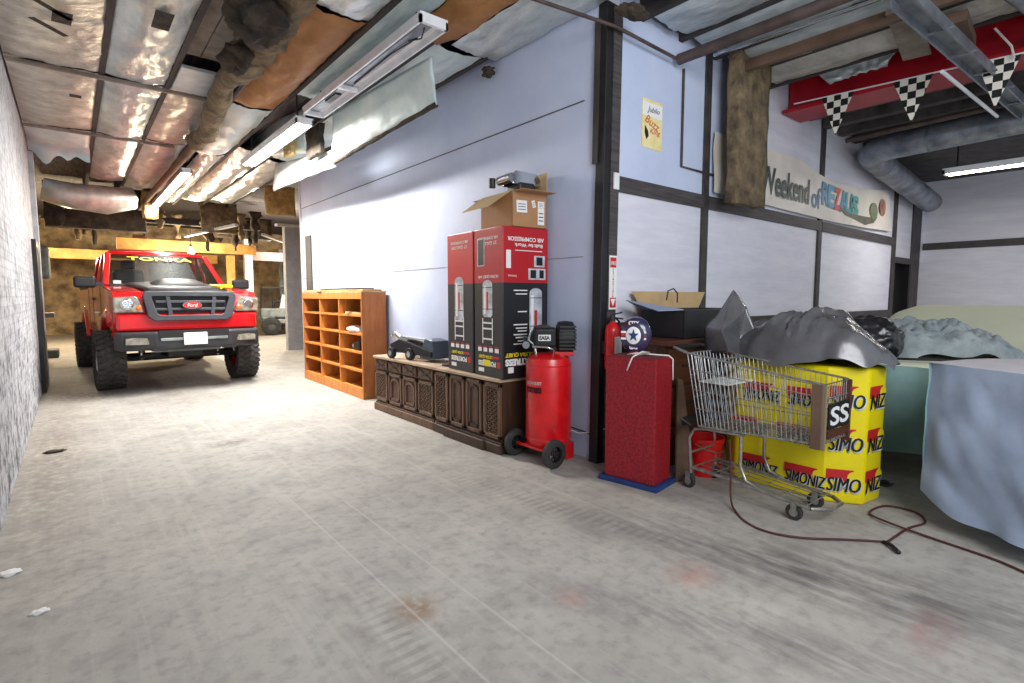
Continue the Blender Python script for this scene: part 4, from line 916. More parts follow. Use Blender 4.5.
# ------------------------------------------------------------------ compressor
cp = thing('air_compressor', 'red upright air compressor with a black motor on wheels', 'air compressor', (3.03, 3.19, 0), R(0))
MB().lathe([(0, .10), (.12, .10), (.17, .13), (.19, .18), (.19, .80), (.175, .85), (.12, .885), (0, .895)], 40).build('tank', M['redtank'], cp, smooth=40)
MB().lathe([(.19, .175), (.1925, .18), (.1925, .19), (.19, .195)], 40).lathe([(.19, .79), (.1925, .795), (.1925, .805), (.19, .81)], 40).build('weld_seam', M['redtank'], cp, smooth=40)
ax1, ax2 = (-.16, -.27, .115), (-.16, .25, .115)
MB().bar((-.16, -.24, .115), (-.16, .22, .115), .02).bar((-.16, -.1, .12), (-.06, -.08, .15), .05, .02).bar((-.16, .1, .12), (-.06, .08, .15), .05, .02).build('axle', M['redtank'], cp)
for y in (-.235, .235):
    Tm = Matrix.Translation((-.16, y, .115)) @ Matrix.Rotation(R(90), 4, 'X')
    w = MB().lathe([(.065, -.025), (.1, -.027), (.115, -.015), (.115, .015), (.1, .027), (.065, .025)], 28, Tm).build('wheel', M['rubber'], cp, smooth=50)
    m = MB().lathe([(0, -.03), (.025, -.03), (.025, .03), (0, .03)], 14, Tm).lathe([(.058, -.015), (.07, -.015), (.07, .015), (.058, .015)], 24, Tm)
    for k in range(5):
        a = 2*pi*k/5; m.bar(Tm @ V((0, 0, 0)), Tm @ V((.062*cos(a), .062*sin(a), 0)), .018, .014)
    m.build('wheel_hub', M['darkmetal'], w)
    MB().lathe([(0, .031), (.011, .031), (.011, .036), (0, .036)], 10, Tm).lathe([(0, -.031), (.011, -.031), (.011, -.036), (0, -.036)], 10, Tm).build('hub_cap', M['chrome'], w)
for y in (-.14, .08): MB().box(.08, .17, y, y+.06, 0, .14).build('foot', M['redtank'], cp, bevel=.008)
# motor head oriented across the view
hd = V((.77, -.64, 0))
TH = frame((0, 0, 1.02), hd, (0, 0, 1)) # x along head, y up, z towards camera side
MB().box(-.13, .06, -.08, .08, -.09, .09, TH).build('motor_cover', M['blackgloss'], cp, bevel=.025, seg=3)
MB().prism([(-.15, -.02), (-.12, .09), (-.02, .11), (.05, .06), (.05, -.05), (-.1, -.08)], 'z', -.06, .06, TH).build('pump_head', M['darkmetal'], cp, bevel=.01)
m = MB()
fs = [(.06, .09), (.075, .125), (.13, .132), (.195, .125), (.21, .10), (.21, 0)]
T2 = TH @ Matrix.Rotation(R(90), 4, 'Y')
m.lathe([(0, .05)]+[(r*1.02, z) for z, r in fs], 28, T2); fan = m.build('fan_shroud', M['blackgloss'], cp, smooth=30)
m = MB()
for k in range(7):
    z = -.09+.03*k; m.box(.08, .215, z-.007, z+.007, -.10, .136*math.sqrt(max(.05, 1-(z/.14)**2))+.002, TH)
m.build('cooling_slats', M['black'], fan)
p = plate(M['whiteprint'], cp, TH @ Matrix.Translation((-.04, .0, .0905)), .1, .05, 'maker_plate')
text('EASA', M['blackprint'], p, TH @ Matrix.Translation((-.04, 0, .0925)), .085, .034, bold=.05)
MB().box(.02, .2, -.15, -.115, -.05, .07, TH).build('motor_bracket', M['redtank'], cp, bevel=.006)
MB().tube([(-.12, .02, .88), (-.13, .03, .96), (-.17, .06, 1.0), (-.15, .05, 1.08)], .012, 8).tube([(-.05, -.1, .88), (-.06, -.13, .93), (-.12, -.1, .95), (-.16, .02, .95)], .01, 8).build('copper_line', M['chrome'], cp, smooth=60)
MB().lathe([(0, 0), (.03, 0), (.03, .02), (0, .02)], 16, frame(TH @ V((-.19, -.06, .05)), hd, (0,0,1))).build('gauge', M['chrome'], cp, smooth=40)
MB().tube([TH @ V((-.21, -.03, 0)), TH @ V((-.15, -.03, 0))], .03, 12).build('regulator', M['darkmetal'], cp, smooth=40)
# tank decal on the camera-left side
dd = V((-.80, -.6, 0)); tr_ = V((.6, -.80, 0))
for (z, st, mt, hh) in ((.655, 'ULTRA QUIET', 'whiteprint', .03), (.60, 'FORTRESS', 'blackprint', .05)):
    dT = V((-.995, -.1, 0)).normalized(); rT = V((.1, -.995, 0)).normalized()
    o = text(st, M[mt], cp, frame(dT*.1915+V((0, 0, z)), rT, (0, 0, 1)), .16, hh, bold=.05)
    for v in o.data.vertices:
        q = v.co; s_ = (q-dT*.1915).dot(rT); a = s_/.1915; z_ = q.z
        nv = dT*cos(a)*.1918+rT*sin(a)*.1918; v.co = V((nv.x, nv.y, z_))
MB().tube([(.19, -.05, .25), (.24, -.2, .22), (.24, -.3, .2)], .006, 6).build('air_hose', M['darkmetal'], cp)

# ------------------------------------------------------------------ gas pump
gp = thing('gas_pump_cabinet', 'tall red textured gas pump cabinet on a blue base', 'pump cabinet', (3.145, 2.365, 0), R(8.8))
MB().box(-.15, .15, -.235, .235, 0, .035).build('base', M['bluebase'], gp, bevel=.006)
MB().box(-.125, .125, -.2, .2, .035, .925).build('cabinet', M['redsparkle'], gp, bevel=.008)
MB().box(-.11, .11, -.185, .185, .924, .93).build('top_plate', pm('worn_red_top', (120, 50, 52), .6, c2=(90, 40, 42)), gp)
gl = thing('gas_globe', 'round blue gas globe with a white star badge on the red pump cabinet', 'globe', (3.15, 2.40, .931)); gl.scale = (1.03, 1.03, 1.06)
nrm = (V((0, -.15, 1.1))-V((3.15, 2.4, 1.1))).normalized(); nrm = V((nrm.x-.10, nrm.y+.12, 0)).normalized(); rgt = V((0,0,1)).cross(nrm)
MB().lathe([(0, 0), (.055, 0), (.05, .02), (.03, .03), (0, .03)], 20).build('globe_foot', M['redsparkle'], gl, smooth=40)
TG = frame((0, 0, .135), rgt, (0, 0, 1)) @ Matrix.Diagonal((.86, 1, 1, 1))
MB().lathe([(0, -.05), (.07, -.047), (.115, -.03), (.128, 0), (.115, .03), (.07, .047), (0, .05)], 36, TG).build('globe_body', pm('dark_blue_globe', (38, 44, 84), .25, c2=(70, 40, 70), scale=5, coat=.6), gl, smooth=60)
TG2 = TG @ Matrix.Translation((-.012, 0, .045))
MB().lathe([(0, .006), (.058, .004), (.062, 0)], 32, TG2).build('white_disc', M['whiteprint'], gl, smooth=60)
st = [((.045 if i % 2 == 0 else .018)*cos(pi/2+pi*i/5), (.045 if i % 2 == 0 else .018)*sin(pi/2+pi*i/5)) for i in range(10)]
MB().prism(st, 'z', .006, .009, TG2).build('star', M['bluebase'], gl)
for sx in (-1, 1):
    for k in (-1, 0, 1): MB().box(sx*.078-.022, sx*.078+.022, k*.022-.007, k*.022+.007, -.012, .0, TG2).build('stripe', M['whiteprint'] if k else M['redprint'], gl)
text('CITY', M['whiteprint'], gl, TG2 @ Matrix.Translation((0, .084, -.004)), .085, .028, bold=.04)
text('GAS', M['whiteprint'], gl, TG2 @ Matrix.Translation((0, -.082, -.004)), .065, .026, bold=.04)
Tp = Matrix.Translation((3.145, 2.365, 0)) @ Matrix.Rotation(R(8.8), 4, 'Z')
def L2W(pts): return [Tp @ V(p) for p in pts]
tag(MB().tube(L2W([(-.135, .02, .83), (-.137, .0, .88), (-.13, -.02, .93), (-.07, -.06, .965), (.0, -.08, .955), (-.02, -.02, .938), (-.08, .05, .938), (-.04, .0, .95), (.03, -.12, .94), (.08, -.19, .935), (.1, -.213, .91), (.1, -.214, .86), (.105, -.214, .76)]), .006, 8).build('lamp_cord', M['wirewhite'], smooth=180), 'white electric cord draped over the red pump cabinet', 'cord')
tag(MB().tube([(3.30, 2.8, .28), (3.25, 2.9, .24), (3.2, 3.0, .22), (3.14, 3.05, .25)], .005, 6).build('thin_wire', M['wirewhite'], smooth=180), 'thin pale wire strung low between the column and the compressor', 'wire')

# ------------------------------------------------------------------ dresser, tote, board, bucket
ds = thing('wooden_dresser', 'dark brown wooden dresser behind the red pump and the shopping cart', 'dresser', (3.42, 2.32, 0))
MB().box(0, 1.2, .02, .46, .04, .98).build('carcass', M['walnut'], ds)
MB().box(-.02, 1.22, -.03, .47, .98, 1.02).build('top', M['brownwood'], ds, bevel=.005)
for z in (.08, .38, .68):
    for x in (.03, .61):
        d = MB().box(x, x+.55, 0, .03, z, z+.27).build('drawer', M['brownwood'], ds, bevel=.006)
        MB().tube([(x+.17, -.012, z+.14), (x+.31, -.012, z+.14)], .008, 8).build('pull', M['darkmetal'], d)
for x in (.0, 1.15): MB().box(x, x+.05, .02, .46, 0, .05).build('foot', M['walnut'], ds)
to = thing('black_tote', 'black box with open cardboard flaps on top of the dresser', 'box', (3.70, 2.36, 1.022))
m = MB(); m.box(0, .86, 0, .4, 0, .01).box(0, .86, 0, .012, 0, .23).box(0, .86, .388, .4, 0, .23).box(0, .012, 0, .4, 0, .23).box(.848, .86, 0, .4, 0, .23)
m.build('box_body', pm('black_carton', (24, 24, 28), .4, c2=(34, 34, 38)), to, bevel=.01)
MB().hexa([V(q) for q in ((0, .0, .23), (.86, .0, .23), (1.0, -.14, .235), (-.10, -.14, .235), (0, .0, .236), (.86, 0, .236), (1.0, -.14, .241), (-.10, -.14, .241))]).build('front_flap', M['cardin'], to) if False else None
MB().hexa([V(q) for q in ((-.0, .40, .22), (.86, .40, .22), (1.02, .43, .375), (-.1, .43, .375), (-.0, .406, .22), (.86, .406, .22), (1.02, .436, .375), (-.1, .436, .375))]).build('back_flap', M['cardin'], to)
MB().hexa([V(q) for q in ((-.005, 0, .225), (-.005, .4, .225), (-.27, .36, .30), (-.27, .05, .22), (-.005, 0, .231), (-.005, .4, .231), (-.27, .36, .306), (-.27, .05, .226))]).build('side_flap', pm('blue_grey_flap', (150, 160, 184), .7), to)
MB().tube([(.2, .3, .3), (.22, .3, .38), (.3, .3, .40), (.36, .3, .36), (.36, .3, .28)], .006, 6).build('wire_handle', M['darkmetal'], to)
tag(MB().hexa([V(q) for q in ((3.34, 2.16, 0), (3.50, 2.10, 0), (3.56, 2.265, .72), (3.50, 2.27, .74), (3.345, 2.175, 0), (3.505, 2.115, 0), (3.565, 2.28, .72), (3.505, 2.285, .74))]).build('leaning_board', M['board']), 'worn brown board leaning against the dresser beside the pump', 'board')
bk = thing('red_bucket', 'red plastic bucket on the floor behind the shopping cart', 'bucket', (3.685, 2.14, 0))
MB().lathe([(0, 0), (.115, 0), (.135, .26), (.142, .26), (.142, .29), (.13, .29), (.112, .01), (0, .01)], 32).build('pail', M['bucket'], bk, smooth=40)
MB().tube([(.14*cos(a), .14*sin(a), .27-.12*sin(a/1)*.9 if False else .255-.06*abs(sin(a))) for a in [pi+pi*i/12 for i in range(13)]], .004, 6).build('handle', M['zinc'], bk)

# ------------------------------------------------------------------ shopping cart
def make_cart():
    t = thing('shopping_cart', 'worn metal shopping cart with a black sign on its front end', 'cart', (3.30, 2.03, 0), R(-1.0))
    # local: -y = front, x = width to the right (0..W)
    Z = M['zinc']
    W = .36
    # basket: rear at y=0 (top), front at y=-.72
    zr, zf = .96, .85            # rim heights
    br, bf = .46, .50            # bottom heights
    y0, y1 = .04, -.85
    def rim(v, top): return V((0, y0+(y1-y0)*v, (zr+(zf-zr)*v) if top else (br+(bf-br)*v)))
    yb0 = -.06
    m = MB()
    for sx in (0, W):
        m.tube([V((sx, y0, zr)), V((sx, y1, zf))], .007, 6); m.tube([V((sx, yb0, br)), V((sx, y1, bf))], .006, 6)
        for f in (.22, .5, .76):
            m.tube([V((sx, y0+(yb0-y0)*f, zr+(br-zr)*f)), V((sx, y1, zf+(bf-zf)*f))], .0035, 5)
        for k in range(29):
            v = k/28; m.tube([V((sx, y0+(y1-y0)*v, zr+(zf-zr)*v)), V((sx, yb0+(y1-yb0)*v, br+(bf-br)*v))], .0026, 4)
    m.build('basket_side', Z, t)
    m = MB()
    for f in (0, .25, .5, .75, 1): m.tube([V((0, y1, zf+(bf-zf)*f)), V((W, y1, zf+(bf-zf)*f))], .004, 5)
    for k in range(11): m.tube([V((W*k/10, y1, zf)), V((W*k/10, y1, bf))], .0026, 4)
    m.build('basket_front', Z, t)
    m = MB()
    for k in range(10): m.tube([V((W*k/9, yb0, br)), V((W*k/9, y1, bf))], .003, 4)
    for k in range(9): v = k/8; m.tube([V((0, yb0+(y1-yb0)*v, br+(bf-br)*v)), V((W, yb0+(y1-yb0)*v, br+(bf-br)*v))], .003, 4)
    m.build('basket_floor', Z, t)
    m = MB()
    for k in range(10): m.tube([V((W*k/9, y0, zr)), V((W*k/9, yb0, br))], .003, 4)
    for f in (0, .3, .6, 1): m.tube([V((0, y0+(yb0-y0)*f, zr+(br-zr)*f)), V((W, y0+(yb0-y0)*f, zr+(br-zr)*f))], .004, 5)
    m.build('rear_gate', M['galv'], t)
    m = MB()
    for k in range(9): m.tube([V((W*k/8, -.17, .93)), V((W*k/8, -.12, .50))], .0035, 4)
    m.tube([V((0, -.17, .93)), V((W, -.17, .93))], .006, 6); m.build('child_seat_frame', M['galv'], t)
    MB().box(.02, W-.02, -.26, -.05, .765, .775).build('child_seat', M['white'], t)
    MB().tube([(.0, y0, zr), (.0, .15, .99), (W, .15, .99), (W, y0, zr)], .011, 8).build('handle', Z, t, smooth=60)
    MB().tube([(.03, .15, .99), (W-.03, .15, .99)], .019, 10).build('handle_grip', M['black'], t, smooth=60)
    # front bumper strips and sign
    for sx in (0, W): MB().box(sx-.008, sx+.008, y1-.02, y1+.03, bf-.03, zf-.0).build('corner_bumper', pm('tan_plastic', (128, 112, 92), .7) if sx == 0 else M['brownwood'], t, bevel=.006)
    sgn = MB().box(.03, W-.03, y1-.022, y1-.012, .585, .735).build('sign_plate', M['black'], t)
    text('SS', M['whiteprint'], sgn, frame((W/2, y1-.024, .66), (1, 0, 0), (0, 0, 1)), W*.74, .11, bold=.02)
    MB().box(.03, W-.03, y1-.02, y1-.012, .53, .575).build('sign_strip', M['brownwood'], t)
    MB().box(-.016, -.006, y1+.0, y1+.06, bf-.03, zf).build('side_strip', M['board'], t, bevel=.004)
    # chassis
    for sx in (.02, W-.02):
        MB().tube([(sx, .0, .11), (sx, .02, .36), (sx, -.02, .43), (sx, -.1, .445), (sx, -.38, .455)], .012, 8).build('frame_tube', Z, t, smooth=60)
        MB().tube([(sx, .0, .15), (sx, -.3, .14), (sx, -.55, .12), (sx, -.80, .10)], .012, 8).build('frame_tube', Z, t, smooth=60)
        MB().tube([(sx, -.36, .45), (sx, -.36, .25), (sx, -.40, .16), (sx, -.5, .13)], .012, 8).build('frame_tube', Z, t, smooth=60)
    MB().tube([(.02, -.80, .10), (.10, -.88, .10), (W-.10, -.88, .10), (W-.02, -.80, .10)], .013, 8).build('front_bar', Z, t, smooth=60)
    MB().tube([(.02, 0, .26), (W-.02, 0, .26)], .008, 8).build('cross_bar', Z, t)
    m = MB()
    for k in range(5): m.tube([(.03+(W-.06)*k/4, -.02, .16), (.03+(W-.06)*k/4, -.78, .115)], .004, 5)
    for k in range(6): v = k/5; m.tube([(.02, -.02-.76*v, .16-.045*v), (W-.02, -.02-.76*v, .16-.045*v)], .004, 5)
    m.build('lower_rack', Z, t)
    for (x, y) in ((.02, .0), (W-.02, .0), (.03, -.72), (W-.03, -.72)):
        RY = Matrix.Translation((x, y+.015, .05)) @ Matrix.Rotation(R(90), 4, 'Y')
        w = MB().lathe([(.02, -.014), (.044, -.015), (.05, -.008), (.05, .008), (.044, .015), (.02, .014)], 22, RY).build('caster_wheel', M['rubber'], t, smooth=50)
        MB().lathe([(0, -.017), (.026, -.015), (.026, .015), (0, .017)], 16, RY).build('wheel_hub', Z, w, smooth=50)
        MB().box(x-.024, x-.019, y-.005, y+.03, .04, .115).box(x+.019, x+.024, y-.005, y+.03, .04, .115).box(x-.024, x+.024, y-.005, y+.03, .11, .118).build('caster_fork', Z, w)
    MB().tube([(-.02, -.02, .46), (-.06, .04, .50), (.05, .05, .5)], .009, 6).box(-.02, W, .03, .06, .45, .50).build('rear_bumper', M['black'], t)
    return t
make_cart()

# ------------------------------------------------------------------ yellow bin
OCT = [(3.76, 1.33), (3.88, 1.13), (4.10, 1.10), (4.30, 1.28), (4.30, 1.90), (4.12, 2.10), (3.92, 2.10), (3.76, 1.94)]
bn = thing('yellow_bulk_bin', 'tall yellow eight sided bin printed all over, behind the shopping cart', 'bin')
def rg(z, s): 
    c = V((4.03, 1.6, 0)); return [V((c.x+(x-c.x)*s, c.y+(y-c.y)*s, z)) for x, y in OCT]
MB().loft([rg(0, .99), rg(.05, 1), rg(.3, .995), rg(.6, 1.0), rg(.88, 1.0), rg(.90, .985)]).build('wrap', M['binyellow'], bn, bevel=.02, seg=3)
def brand(p, r, wd, st='SIMONIZ', hh=.085, full=True):
    Tb = frame(p, r, (0, 0, 1)) @ Matrix.Translation((0, 0, .004))
    plate(M['redprint'], bn, Tb @ Matrix.Translation((-wd*.12, hh*.62, 0)), wd*.78, hh*.75, 'red_block')
    MB().prism([(wd*.3+hh*.42*cos(a), hh*.5+hh*.42*sin(a)) for a in [2*pi*i/16 for i in range(16)]], 'z', .0, .0015, Tb).build('yellow_sun', M['yellowprint'], bn)
    text(st, M['greyprint'], bn, Tb @ Matrix.Translation((.005, -hh*.06, .002)), wd*1.0, hh, bold=.02, shear=.2)
    for q_ in (-.0022, .0022): text(st, M['blackprint'], bn, Tb @ Matrix.Translation((q_, 0, .003+q_*.1)), wd*.96, hh*.92, shear=.2)
f1 = V((0, -1, 0))
for z, ys in ((.13, (1.75, 1.44)), (.40, (1.83, 1.50)), (.66, (1.75, 1.44))):
    for y in ys: brand(V((3.757, y, z)), f1, .27)
f2 = (V(OCT[1]+(0,))-V(OCT[0]+(0,))).normalized(); c2 = (V(OCT[1]+(0,))+V(OCT[0]+(0,)))/2
f3 = (V(OCT[2]+(0,))-V(OCT[1]+(0,))).normalized(); c3 = (V(OCT[2]+(0,))+V(OCT[1]+(0,)))/2
for z in (.13, .40, .68):
    brand(c2+V((0, 0, z)), f2, .2, 'SIMO', .1); brand(c3+V((0, 0, z)), f3, .2, 'NIZ', .1)

# ------------------------------------------------------------------ black plastic
def heap(cx, cy, z0, rx, ry, hfun, mat, name, label, cat, rz=0, amp=.05, fr=5, seed=0, n=56, skirt=0, oct_=3):
    T = Matrix.Translation((cx, cy, z0)) @ Matrix.Rotation(rz, 4, 'Z')
    def f(u, v):
        rr = v**.8; a = 2*pi*u
        edge = 1+.14*noise.noise(V((cos(a)*1.5+seed, sin(a)*1.5, seed)))
        x, y = rr*cos(a)*edge, rr*sin(a)*edge
        p = V((x*rx, y*ry, 0))
        h = hfun(x, y)
        k = min(1, (1-rr)*4+.15)
        z = h+amp*k*ridge((p.x*fr+seed, p.y*fr, seed), oct_)+amp*.6*k*fbm(p*fr*1.3+V((0, seed, 0)), 2)
        p.x += amp*.8*noise.noise(V((p.x*fr, p.y*fr, 7+seed))); p.y += amp*.8*noise.noise(V((p.x*fr, 3+seed, p.y*fr)))
        p.z = max(z, 0) - (skirt*(max(0, rr-.9)/.1)**1.5)
        return T @ p
    m = MB().grid(f, n, n//2); bmesh.ops.remove_doubles(m.bm, verts=m.bm.verts, dist=.0005)
    return tag(m.build(name, mat, smooth=180), label, cat)
def h1(x, y):
    return .335*max(0, 1-(abs(x)**2.4+abs(y)**2.2))**.8
def crease(p, seed, k=1.0):
    d, _ = noise.voronoi(V((p.x*k+seed, p.y*k*.8+seed*2, p.z*k*.8)))
    return (d[1]-d[0])
def sheetheap():
    cx, cy, z0, rx, ry = 4.0, 1.58, .905, .36, .56
    def f(u, v):
        a = 2*pi*u; rr = v**.75; ed = 1+.10*noise.noise(V((cos(a)*2, sin(a)*2, 4)))
        x, y = rr*cos(a)*ed, rr*sin(a)*ed
        p = V((x*rx, y*ry, 0)); h = h1(x, y)
        # the crest leans to the rear right, long folds run down to the near left
        w = V((p.x*1.2+p.y*.5, p.y*1.1-p.x*.4, 0))
        k = min(1, (1-rr)*3)
        q = V((w.x*1.0+.25*sin(w.y*5), w.y*.8, 0))
        fold = abs(noise.noise(V((q.x*5.5+q.y*3+1, q.y*2.2, 2))))
        h += k*(+.07*noise.noise(w*2.2+V((3, 1, 2)))+.12*(fold-.2)+.03*(crease(w, 2.3, 3.6)-.25)+.010*ridge(w*11, 2))
        p.x += .03*noise.noise(w*6+V((0, 0, 3))); p.y += .03*noise.noise(w*6+V((0, 5, 3)))
        return V((cx+p.x, cy+p.y, z0+max(h, 0)+.002-.02*max(0, rr-.9)/.1))
    m = MB().grid(f, 110, 46); bmesh.ops.remove_doubles(m.bm, verts=m.bm.verts, dist=.0005)
    tag(m.build('plastic_sheet', M['bag'], smooth=38), 'crumpled grey black plastic sheet heaped on the yellow bin', 'plastic sheet')
sheetheap()
def bagblob(c, s, label, mat, seed, amp=.2, name='bin_bag', cat='bag', fr=1.7, zmin=None):
    m = MB(); bmesh.ops.create_icosphere(m.bm, subdivisions=5, radius=1)
    for v in m.bm.verts:
        d = v.co.copy(); k = 1+amp*ridge(d*fr+V((seed, 2*seed, 0)), 2)*.6
        q = V((d.x*s[0], d.y*s[1], d.z*s[2]))*k + V(c)
        if zmin is not None and q.z < zmin: q.z = zmin
        v.co = q
    return tag(m.build(name, mat, smooth=180), label, cat)
bagblob((4.36, 1.30, 1.04), (.16, .19, .16), 'glossy black bin bag slumped at the right end of the yellow bin', M['bagdark'], 3, zmin=.905)
bagblob((4.26, 1.95, 1.02), (.2, .22, .13), 'black bin bag behind the plastic sheet on the yellow bin', M['bagdark'], 9, zmin=.905)
# peaked piece on the left: a stiff crumpled sheet standing up
PK = {'A': ax(705, 353, 3.62), 'B': ax(703, 328, 3.66), 'C': ax(716, 317, 3.68), 'D': ax(733, 290, 3.74), 'E': ax(746, 306, 3.80), 'F': ax(758, 339, 3.84), 'G': ax(742, 359, 3.74),
      'H': ax(721, 331, 3.56), 'I': ax(737, 318, 3.66), 'J': ax(728, 352, 3.60), 'K': ax(740, 338, 3.78)}
m = MB(); vv = {k: m.bm.verts.new(p) for k, p in PK.items()}
for f_ in ('ABH', 'BCH', 'CDH', 'DIH', 'DEI', 'EFK', 'EKI', 'IKH', 'KJH', 'AHJ', 'KFG', 'KGJ'): m.bm.faces.new([vv[c_] for c_ in f_])
bmesh.ops.subdivide_edges(m.bm, edges=m.bm.edges[:], cuts=6, use_grid_fill=True)
for v in m.bm.verts:
    q = v.co*7; v.co += V((-.6, -.7, .2))*(.008*ridge(q, 2)+.016*noise.noise(q*.6))
tag(m.build('plastic_sheet', M['bag'], smooth=40, solid=.004), 'peaked piece of crumpled grey plastic standing at the left of the heap', 'plastic sheet')
MBx = tag(MB().box(3.98, 4.24, 2.36, 2.62, 1.022, 1.15).build('orange_carton', pm('orange_card', (200, 122, 66), .7)), 'x', 'box') if False else None
tag(MB().box(-.12, .12, -.1, .1, 0, .2, Matrix.Translation((4.0, 2.0, .903)) @ Matrix.Rotation(.3, 4, 'Z')).build('orange_carton', pm('orange_card', (204, 128, 70), .7), bevel=.004), 'orange brown carton peeking out between the plastic pieces', 'box')

# ------------------------------------------------------------------ covered cars
def make_covA():
    t = thing('covered_car', 'car under a pale cream green cover with its front coloured teal for shade, behind the yellow bin', 'covered car', (0, 0, 0))
    st = [(4.70, .82), (4.72, .85), (4.8, .865), (5.1, .88), (5.6, .90), (5.95, .94), (6.15, 1.0), (6.4, 1.14), (6.65, 1.24), (7.0, 1.27), (8.0, 1.25), (8.6, 1.1), (9.0, .95)]
    yc, hw, hem = 1.1, .92, .2
    def ring(i):
        x, h = st[i]; n = 40; out = []
        w = hw*(1 if x < 5.9 else 1-.13*min(1, (x-5.9)/.6))
        for k in range(n+1):
            a = pi*k/n; c, s_ = cos(a), sin(a)
            e = .28
            y = w*(1 if c > 0 else -1)*abs(c)**e; z = hem+(h-hem)*abs(s_)**(.34 if x < 6 else .5)
            fo = .02*noise.noise(V((x*4, y*5, z)))*(1-s_)
            out.append(V((x+.015*noise.noise(V((y*4, z*4, 1))), yc+y+fo*2, z+.02*noise.noise(V((x*3, y*3, 5)))*(1-s_))))
        return out
    rings = [ring(i) for i in range(len(st))]
    m = MB(); G = [[m.bm.verts.new(p) for p in r] for r in rings]
    for A, B in zip(G, G[1:]):
        for j in range(len(A)-1): m.bm.faces.new((A[j], A[j+1], B[j+1], B[j]))
    m.build('cover_top', M['covercream'], t, smooth=180)
    # front drop of the cover
    def fr(u, v):
        y = yc+hw*(1-2*u)*.995; z = .845-.66*v
        edge = (abs(1-2*u))**10*.0
        return V((4.70-.012+.03*noise.noise(V((y*6, z*1.5, 2)))-.02*(1-v)+.05*v*v + .1*abs(1-2*u)**6, y, z-.04*noise.noise(V((y*2.5, 1, 1)))*v))
    MB().grid(fr, 44, 14).build('cover_front', M['covershade'], t, smooth=180)  # same cover as the top, shade put into the teal colour
    for sx in (-.6, .6):
        MB().lathe([(0, -.1), (.26, -.1), (.29, -.06), (.29, .06), (.26, .1), (0, .1)], 24, Matrix.Translation((5.5, yc+sx, .29)) @ Matrix.Rotation(R(90), 4, 'X')).build('tire', M['rubber'], t, smooth=40)
        MB().lathe([(0, -.1), (.26, -.1), (.29, -.06), (.29, .06), (.26, .1), (0, .1)], 24, Matrix.Translation((8.2, yc+sx, .29)) @ Matrix.Rotation(R(90), 4, 'X')).build('tire', M['rubber'], t, smooth=40)
    return t
make_covA()
def make_covB():
    t = thing('covered_trailer', 'large boxy shape under a blue grey fabric cover at the right edge', 'covered vehicle', (3.87, .835, 0), 0)
    dx = V((-.43, -.90, 0)).normalized(); dp = V((.90, -.43, 0)).normalized()
    Wf, Dp, H = 1.9, .80, .965
    def hemz(u): return .10+.10*max(0, 1-u*7)**1.4+.006*sin(u*9)
    def fr(u, v):
        s_ = u*Wf; hz = hemz(u); z = H+(hz-H)*v
        bul = .03*v+(.024*(2*abs(noise.noise(V((s_*2.6+1.1*v, v*1.3-s_*.5, 2))))-.4)+.02*(2*abs(noise.noise(V((s_*6-v*2.5, v*2.6, 5))))-.4))*min(1, v*4)+.012*noise.noise(V((s_*6+v*4, v*3, 4)))*v
        if u < .05: bul -= (.05-u)*.5
        return dx*s_-dp*bul+V((0, 0, z))
    MB().grid(fr, 60, 28).build('cover_front', M['coverblue'], t, smooth=180)
    def tp(u, v):
        return dx*(u*Wf)+dp*(v*Dp)+V((0, 0, H+.012*sin(pi*v)+.004*noise.noise(V((u*9, v*5, 3)))))
    MB().grid(tp, 30, 14).build('cover_top', pm('lit_cover_top', (196, 190, 192), .85, c2=(184, 180, 186), scale=4), t, smooth=180)  # same cover, the overhead light is put into this paler colour
    def sd(u, v):
        z = H+(.2-H)*v; return dp*(u*Dp)+V((0, 0, z))-dx*(.0+.01*noise.noise(V((u*5, v*4, 6))))
    MB().grid(sd, 14, 14).build('cover_side', M['covershade'], t, smooth=180)
    for s_ in (.35, 1.5):
        p = dx*s_+dp*.4; MB().lathe([(0, -.08), (.2, -.08), (.22, -.05), (.22, .05), (.2, .08), (0, .08)], 24, Matrix.Translation((p.x, p.y, .22)) @ Matrix.Rotation(R(64), 4, 'Z') @ Matrix.Rotation(R(90), 4, 'X')).build('tire', M['rubber'], t, smooth=40)
    return t
make_covB()
def sheet2():
    bil = lambda p: (2*abs(noise.noise(p)))**.55
    def f(u, v):
        a = 2*pi*u; rr = v**.75; ed = 1+.16*noise.noise(V((cos(a)*2.2, sin(a)*2.2, 8)))
        x, y = rr*cos(a)*ed, rr*sin(a)*ed; p = V((x*.44, y*.64, 0))
        h = .25*max(0, 1-(abs(x)**2.6+abs(y)**2.6))**.7
        w = p+V((.10*noise.noise(p*4+V((1, 0, 0))), .10*noise.noise(p*4+V((0, 9, 0))), 0))
        k = min(1, (1-rr)*5)
        h += k*(.055*(bil(V((w.x*5.5+w.y*2, w.y*3.2-w.x*2, 3)))-.5)+.05*(bil(V((w.x*9-w.y*5, w.y*8+w.x*3, 6)))-.5)+.02*(bil(w*15)-.5))
        return V((5.36+w.x, 1.26+w.y, .885+max(h, 0)-.03*max(0, rr-.85)/.15))
    m = MB().grid(f, 190, 80); bmesh.ops.remove_doubles(m.bm, verts=m.bm.verts, dist=.0003)
    tag(m.build('crumpled_sheet', M['sheet'], smooth=180), 'crumpled grey green bedsheet heaped on the covered car', 'sheet')
sheet2()
tag(MB().tube([(4.75, 1.3, .885), (4.78, 1.1, .892), (4.82, .95, .898), (4.85, .7, .902), (4.7, .3, .985), (4.45, .0, .99), (4.2, -.3, .99)], .009, 6).build('black_cable', M['black'], smooth=180), 'dark cable lying across the covers at the right edge', 'cable')

